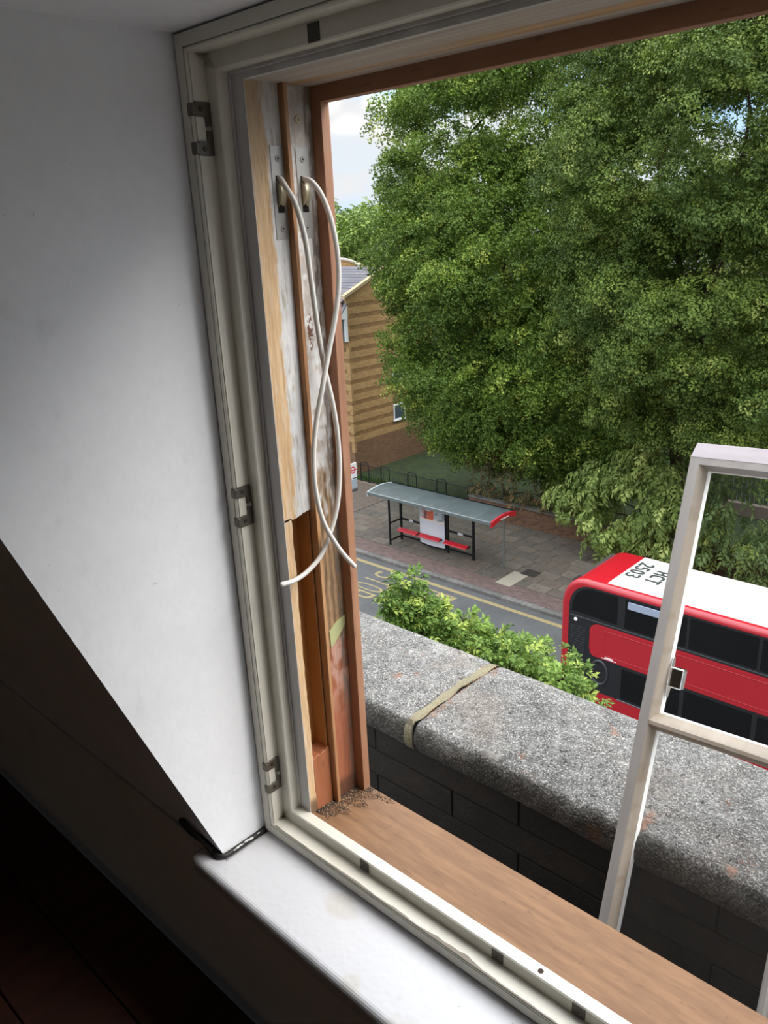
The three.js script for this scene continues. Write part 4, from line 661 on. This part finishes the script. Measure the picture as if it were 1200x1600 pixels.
    part(t, 'rear_edge', extrZ([...o1, ...o2.reverse()], zf + 0.25, zn - 0.35), M({ color: 0x3b3b3a, roughness: 0.5 })); }
  // fleet lettering on the roof: tops towards the front
  const font = await new FontLoader().loadAsync('fonts/droid/droid_sans_bold.typeface.json');
  const roofText = (str, x0, z0, sx, sz, pitch) => flat([...str].map((ch, i) => { const g = new TextGeometry(ch, { font, size: 1, depth: 0.004, curveSegments: 6, bevelEnabled: false }); g.computeBoundingBox(); const bb = g.boundingBox; g.translate(-bb.min.x, -bb.min.y, 0); g.scale(sz / (bb.max.x - bb.min.x), sx / (bb.max.y - bb.min.y), 1); const p = g.attributes.position; for (let k = 0; k < p.count; k++) { const lx = p.getX(k), ly = p.getY(k), lz = p.getZ(k); p.setXYZ(k, x0 + ly, 4.394 + lz, z0 + i * pitch + lx); } g.computeVertexNormals(); return metric(g); }));
  const inkM = M({ color: 0x2a2f2c, roughness: 0.6 });
  part(t, 'fleet_number', roofText('2503', -9.05, -19.78, 0.42, 0.24, 0.28), inkM); part(t, 'fleet_letters', roofText('HCT', -8.46, -19.5, 0.42, 0.26, 0.3), inkM);
}
// ---------------------------------------------------------------- brick building on the left
{
  const bt = (c1, c2, seed) => tex(256, 512, (u, v) => { const rows = 26, row = Math.floor(v * rows), col = Math.floor(u * 9 + (row % 2) * 0.5), n = hsh(col, row, seed), m = (v * rows) % 1 < 0.16 || (u * 9 + (row % 2) * 0.5) % 1 < 0.06 ? 1 : 0; return mix3(mix3(c1, c2, n), [0.5, 0.44, 0.35], m * 0.35); }, 0.5, 0.5);
  const buff = M({ map: bt([0.57, 0.45, 0.29], [0.65, 0.53, 0.35], 3), roughness: 0.92 }), brown = M({ map: bt([0.44, 0.33, 0.2], [0.52, 0.4, 0.25], 7), roughness: 0.92 }), red = M({ map: bt([0.4, 0.29, 0.21], [0.46, 0.35, 0.25], 9), roughness: 0.92 });
  const t = thing('brick_building', 'banded buff and brown brick building with a dark slate roof beside the trees', 'building', [-38, 0, -38]);
  const X = -32, ZC = -31.2, ZE = -38.4, eave = 10.15, sl = 0.45;
  const wall = new THREE.Shape(); // side wall (z, y)
  const ridgeZ = -34.6, ridgeY = eave + sl * (ZC - ridgeZ) - 0.25;
  part(t, 'core', extrX([[ZC - 0.05, 0], [ZC - 0.05, eave - 0.4], [ridgeZ, ridgeY - 0.35], [ZE, ridgeY - 3], [ZE, 0]], -46, X - 0.08), brown); void wall;
  // banded courses on the side wall, each laid a little proud or back
  const hb = [[0, 2.0, red]]; { let y = 2.0, k = 0; while (y < 10.0) { hb.push([y, Math.min(10.0, y + (k % 2 ? 0.24 : 0.36)), k % 2 ? brown : buff]); y += k % 2 ? 0.24 : 0.36; k++; } }
  hb.forEach(([a, b, m], i) => { const d = m === brown ? 0.012 : 0; part(t, 'brick_band', bx(X - 0.1, X - d, a, b, ZE, ZC, 0.004), m); part(t, 'brick_band', bx(-46, X - 0.1, a, b, ZC - 0.12, ZC - d, 0.004), m); });
  part(t, 'gable', extrX([[ZC, 10.0], [ZC, eave], [ridgeZ, ridgeY], [ZE, ridgeY - 0.5], [ZE, 10.0]], X - 0.1, X), buff);
  for (let k = 0; k < 9; k++) { const f = (k + 0.5) / 9; part(t, 'quoin', bx(X - 0.22, X + 0.012, 0.3 + k * 1.1, 0.85 + k * 1.1, ZC - 0.14, ZC + 0.012, 0.006), buff); void f; }
  part(t, 'gable_coping', extrX([[ZC + 0.2, eave - 0.08], [ZC + 0.2, eave + 0.08], [ridgeZ, ridgeY + 0.2], [ridgeZ, ridgeY + 0.02]], X - 0.18, X + 0.1), M({ color: 0xb49e7c, roughness: 0.9 }));
  const slate = [0, 1, 2].map((k) => M({ color: [0x5d5a5d, 0x55545a, 0x666164][k], roughness: 0.75 })), r = rng(6);
  for (let k = 0; k < 13; k++) { const z0 = ZC + 0.25 - k * 0.28, y0 = eave - 0.32 + 0.02 + k * 0.28 * sl; for (let q = 0; q < 7; q++) part(t, 'slate', extrX([[z0, y0 + 0.03], [z0 - 0.34, y0 + 0.34 * sl + 0.005], [z0 - 0.34, y0 + 0.34 * sl - 0.03], [z0, y0 - 0.01]], X - 0.2 - (q + 1) * 0.85 + 0.008, X - 0.2 - q * 0.85), slate[Math.floor(r() * 3)]); }
  part(t, 'roof', extrX([[ZC + 0.2, eave - 0.4], [ridgeZ, ridgeY - 0.2], [ridgeZ, ridgeY - 0.35], [ZC + 0.2, eave - 0.55]], -46, X - 0.18), slate[0]);
  // white bargeboard and glazed bay at the front corner
  const white = M({ color: 0xdfe2e4, roughness: 0.5 });
  part(t, 'bargeboard', extrX([[ZC + 0.62, eave - 1.17], [ZC + 0.6, eave - 1.06], [ZC, eave - 0.42], [ZC, eave - 1.17]], -34.6, X + 0.03), white);
  part(t, 'bay_roof', extrX([[ZC + 0.7, eave - 1.08], [ZC, eave - 0.33], [ZC, eave - 0.41], [ZC + 0.7, eave - 1.15]], -34.8, X + 0.05), slate[2]);
  part(t, 'bay_post', bx(X - 0.2, X + 0.02, 7.75, eave - 1.17, ZC, ZC + 0.2, 0.02), white); part(t, 'bay_post', bx(X - 0.62, X - 0.4, 7.75, eave - 1.17, ZC, ZC + 0.56, 0.02), white);
  part(t, 'bay_glass', bx(X - 2.6, X - 0.1, 7.8, eave - 1.2, ZC, ZC + 0.42, 0.01), M({ color: 0x56626b, roughness: 0.15 }));
  for (const [z, y] of [[-35.1, 5.0], [-35.1, 2.65]]) { const w = new THREE.Group(); w.name = 'window'; t.add(w); w.position.set(6, y, z + 38); part(w, 'frame', [bx(X - 0.05, X + 0.05, y, y + 0.95, z - 0.5, z + 0.5, 0.01)], white); part(w, 'pane', bx(X, X + 0.056, y + 0.09, y + 0.87, z - 0.42, z + 0.42, 0), M({ color: 0x47535c, roughness: 0.1 })); part(w, 'sill', bx(X - 0.05, X + 0.1, y - 0.07, y, z - 0.56, z + 0.56, 0.01), white); }
  // a second gable with an arched parapet behind
  const u = thing('arched_gable', 'buff brick parapet with a curved stone top behind the slate roof', 'building', [-39, 0, -38.6]);
  const sh = new THREE.Shape(); sh.moveTo(-42.2, 0); sh.lineTo(-38.15, 0); sh.lineTo(-38.15, 11.15); sh.quadraticCurveTo(-38.9, 11.68, -40.2, 11.68); sh.quadraticCurveTo(-41.4, 11.68, -42.2, 11.2);
  part(u, 'gable_wall', extrZ(sh, -39.4, -38.75), buff);
  const cp = tube([[-38.05, 11.12, -38.78], [-38.5, 11.42, -38.78], [-39.2, 11.64, -38.78], [-40.2, 11.74, -38.78], [-41.2, 11.62, -38.78], [-42.3, 11.2, -38.78]], 0.11, 40, 8); part(u, 'coping', cp, M({ color: 0xa9a398, roughness: 0.9 }));
  part(u, 'lead_strip', bx(-42.2, -38.1, 10.75, 10.98, -38.8, -38.62, 0.02), M({ color: 0x55545a, roughness: 0.8 }));
}
// a pale terrace far behind the trees, seen only through gaps
{
  const t = thing('terrace_house', 'pale rendered terrace far behind the trees, glimpsed through gaps', 'building', [-20, 0, -62]);
  part(t, 'wall', bx(-40, 8, 0, 9.5, -66, -60, 0.02), M({ color: 0x8b7b72, roughness: 0.9 }));
  part(t, 'roof', extrX([[-59.6, 9.4], [-63, 12], [-66.4, 9.4]], -40.3, 8.3), M({ color: 0x5d5a5d, roughness: 0.8 }));
  for (let i = 0; i < 11; i++) for (const y of [1.2, 4.2, 7.1]) { const w = new THREE.Group(); w.name = 'window'; t.add(w); w.position.set(-38 + i * 4.2 + 20, y, 2); part(w, 'frame', bx(-38.6 + i * 4.2, -37.4 + i * 4.2, y, y + 1.7, -60.1, -59.95, 0.02), M({ color: 0xe4e4e0, roughness: 0.6 })); part(w, 'pane', bx(-38.5 + i * 4.2, -37.5 + i * 4.2, y + 0.1, y + 1.6, -60, -59.93, 0), M({ color: 0x3d474e, roughness: 0.1 })); }
}

// ---------------------------------------------------------------- planting
{
  const spA = leafSpray(34, 0.58, 0.125, 0.11, 0.2, 3, 0.3, 0.65), spB = leafSpray(34, 0.55, 0.115, 0.075, 0.4, 7, 0.25, 0.5), spC = leafSpray(12, 0.5, 0.25, 0.11, 0.75, 11), spN = leafSpray(10, 0.16, 0.075, 0.042, 0.3, 15, 0.25), spF = leafSpray(16, 1.0, 0.3, 0.24, 0.3, 19);
  const lm = leafMat(0.5, 0.38), lm2 = leafMat(0.42, 0.3);
  tree('broadleaf_tree', 'huge broad-leaved green tree spreading behind the bus shelter', 'tree', [-20.5, 0.05, -33.4], [-20.8, 5.5, -33.4], 0.42,
    [[-25.6, 17.2, -33.6, 4.0, 3.6, 3.2, 0.62], [-21.8, 11.8, -31.4, 4.4, 4.4, 3.2], [-26.2, 11.8, -32.2, 3.0, 3.0, 2.6], [-23.4, 6.8, -30.6, 3.1, 3.2, 2.4], [-19.2, 6.8, -31.2, 3.4, 3.4, 2.4], [-21.6, 18.6, -34.2, 4.4, 3.8, 3.2, 0.62], [-27.1, 15.6, -34.4, 2.6, 2.2, 2.2, 0.62], [-26.9, 19.4, -35.2, 2.4, 2.4, 2.2, 0.62], [-25.7, 8.6, -31.6, 2.1, 2.6, 1.9], [-16.6, 6.6, -31.2, 2.4, 2.8, 1.9], [-20.5, 4.2, -30.9, 3.2, 1.8, 1.7], [-20, 22, -35, 5, 3.5, 3, 0.62], [-25.8, 21.8, -36, 3.5, 2.6, 2.6, 0.62], [-24.6, 4.4, -31.4, 1.7, 1.7, 1.3], [-17.6, 11, -32, 3, 3.4, 2.2], [-17.2, 16, -33, 3, 3.2, 2.2, 0.62], [-23.8, 14.6, -32.6, 3, 2.6, 2], [-26.8, 6.4, -32.8, 1.5, 2.2, 1.4], [-22.6, 4.6, -32.6, 4, 2.6, 1.4], [-17.4, 4.2, -32.6, 3, 2.4, 1.4]],
    { geo: spA, mat: lm, seed: 21, clumps: 6, cr: 0.95, sprays: 34, hang: 0.15, scale: 0.95, dark: [0.089, 0.151, 0.025], light: [0.274, 0.391, 0.056], tip: 0.08, tipC: [0.604, 0.668, 0.129], gap: 0.22, limbs: 6 });
  tree('plane_tree', 'tall dense tree with fine hanging foliage on the right above the bus', 'tree', [-13.2, 0.05, -31.8], [-13.4, 5.0, -31.6], 0.36,
    [[-13.4, 15.6, -28.6, 3.5, 3.6, 2.8], [-14.8, 11.4, -29.0, 2.4, 2.8, 2.0], [-11.0, 11.0, -27.6, 3.2, 3.6, 2.6], [-10.0, 16.2, -27.2, 3.2, 3.6, 2.6], [-8.4, 8.2, -27.4, 2.4, 2.6, 2.0], [-13.2, 8.2, -29.0, 2.4, 2.2, 1.8], [-15.6, 18.4, -30.6, 2.2, 2.6, 2.0], [-6.4, 13.4, -27.0, 3.0, 3.8, 2.6], [-12.4, 20.5, -29.5, 3.6, 3.2, 2.6], [-8, 20.5, -28, 3.6, 3.2, 2.6], [-5.6, 8.4, -27.6, 2.8, 2.6, 2], [-10.6, 7.4, -28.4, 2.6, 2.0, 1.6], [-13.6, 12, -30.4, 3, 3.6, 1.8], [-9, 12, -29.4, 3.6, 3.6, 1.8], [-10.4, 6.4, -31.6, 3.6, 2.2, 1.4]],
    { geo: spB, mat: lm, seed: 33, clumps: 6, cr: 0.85, sprays: 34, hang: 0.45, scale: 0.9, dark: [0.085, 0.139, 0.029], light: [0.261, 0.347, 0.061], tip: 0.06, tipC: [0.494, 0.554, 0.145], gap: 0.22, limbs: 5 });
  tree('far_tree', 'yellow-green rounded treetop far down the street above the slate roof', 'tree', [-72, 0.05, -71], [-72, 7, -71], 0.5, [[-73, 12.6, -70, 5.5, 3.6, 4], [-67, 12.2, -68, 4, 3.4, 3.4], [-79, 13.2, -74, 5, 3.8, 4], [-62, 11.5, -64, 4.5, 4, 3]],
    { geo: spF, mat: lm, seed: 45, clumps: 4.5, cr: 1.5, sprays: 40, hang: 0.5, scale: 1, dark: [0.126, 0.198, 0.040], light: [0.306, 0.414, 0.082], gap: 0.05 });
  tree('backdrop_tree', 'shadowy green tree filling the gap behind the two big trees', 'tree', [-18, 0.05, -46], [-18, 6, -46], 0.4, [[-18, 10, -45, 6, 6.5, 3.5], [-27, 8, -46, 5.5, 6, 3.5], [-10, 9, -44, 6, 7, 3.5], [-35, 9, -50, 5, 6, 3.5], [-2, 8, -42, 5, 6, 3], [-14, 4, -42, 5, 4, 2.5], [-23, 4, -43, 5, 4, 2.5]],
    { geo: spF, mat: lm, seed: 57, clumps: 4.2, cr: 1.6, sprays: 34, hang: 0.5, scale: 0.9, dark: [0.075, 0.133, 0.034], light: [0.166, 0.270, 0.062], gap: 0.12, limbs: 4 });
  tree('laurel_bush', 'light green bush with long drooping leaves hanging over the wall behind the bus', 'bush', [-13.6, 0.1, -30.6], [-13.4, 1.6, -30.1], 0.1,
    [[-14.2, 2.7, -28.9, 1.75, 1.25, 1.1], [-12.6, 3.3, -28.8, 1.7, 1.35, 1.1], [-16.3, 2.3, -29.2, 1.3, 0.7, 0.8], [-11.6, 2.4, -28.2, 1.2, 1.2, 0.9], [-13.2, 4.5, -29.1, 0.5, 0.9, 0.5], [-14.4, 1.8, -28.4, 0.9, 0.8, 0.7], [-13.9, 4.1, -29.2, 0.5, 0.6, 0.4], [-15.2, 3.3, -29.2, 0.9, 0.6, 0.6]],
    { geo: spC, mat: lm2, seed: 63, clumps: 4.2, cr: 0.42, sprays: 11, hang: 0.9, scale: 0.95, dark: [0.122, 0.179, 0.040], light: [0.359, 0.446, 0.122], tip: 0.12, tipC: [0.604, 0.675, 0.216], gap: 0.16, limbs: 5 });
  tree('hedge_shrub', 'dark green shrub seen through the upper glass of the window panel', 'bush', [-9.2, PV, -28.9], [-9.2, 1.2, -28.7], 0.08,
    [[-9.9, 3.2, -28.2, 1.1, 1.7, 0.8], [-9.2, 1.8, -28.3, 1.6, 1.2, 0.8], [-7, 2, -28.5, 1.8, 1.3, 0.7]],
    { geo: spC, mat: lm2, seed: 71, clumps: 3, cr: 0.42, sprays: 9, hang: 0.9, scale: 0.85, dark: [0.077, 0.131, 0.039], light: [0.231, 0.308, 0.100], gap: 0.2, limbs: 3 });
  tree('russet_bush', 'brownish bush with dry reddish leaves behind the shelter roof', 'bush', [-21.3, 0.1, -30.9], [-21.3, 1.1, -30.7], 0.08, [[-21.6, 2.3, -30.2, 1.3, 1.2, 0.5], [-20.2, 1.8, -30.2, 1.3, 0.9, 0.5], [-18.6, 1.7, -30.3, 1.2, 0.9, 0.4]],
    { geo: spC, mat: lm, seed: 83, clumps: 3.4, cr: 0.4, sprays: 12, hang: 0.6, scale: 0.5, dark: [0.099, 0.083, 0.036], light: [0.264, 0.223, 0.091], tip: 0.15, tipC: [0.429, 0.231, 0.108], gap: 0.15, limbs: 3 });
  const k = 7.4 / 6, lob = (x, y, z, r1, r2 = r1) => [x * k, EYE + (y - EYE) * k, z * k, r1 * k, r2 * k, r1 * k];
  tree('street_tree', 'bright green treetop rising just beyond the stone parapet', 'tree', [-6.6, PV, -8.2], [-6.2, 7.2, -8.0], 0.12,
    [lob(-5.45, 9.6, -6, 0.13, 0.24), lob(-5.36, 9.3, -6, 0.26, 0.2), lob(-5.05, 9.42, -6, 0.13, 0.14), lob(-4.86, 9.28, -6, 0.17, 0.15), lob(-4.66, 9.58, -6, 0.08, 0.15), lob(-4.55, 9.36, -6, 0.18, 0.16), lob(-4.25, 9.3, -6, 0.18, 0.15), lob(-3.99, 9.38, -6, 0.09, 0.14), lob(-3.43, 9.38, -6, 0.11, 0.16), lob(-3.1, 9.36, -6, 0.06, 0.1), lob(-5.75, 9.1, -6, 0.2, 0.15), lob(-3.75, 9.12, -6, 0.2, 0.12), lob(-4.6, 8.85, -6.0, 1.2, 0.3), lob(-5.44, 9.86, -6, 0.05, 0.1), lob(-5.28, 9.58, -6, 0.09, 0.1), lob(-5.62, 9.5, -6, 0.07, 0.08)],
    { geo: spN, mat: leafMat(0.42, 0.25), seed: 91, clumps: 7, cr: 0.12, sprays: 10, hang: 0.1, scale: 1.05, dark: [0.070, 0.130, 0.022], light: [0.200, 0.300, 0.060], tip: 0.16, tipC: [0.462, 0.528, 0.110], gap: 0.1, limbs: 12 });
}
renderer.render(scene, camera);
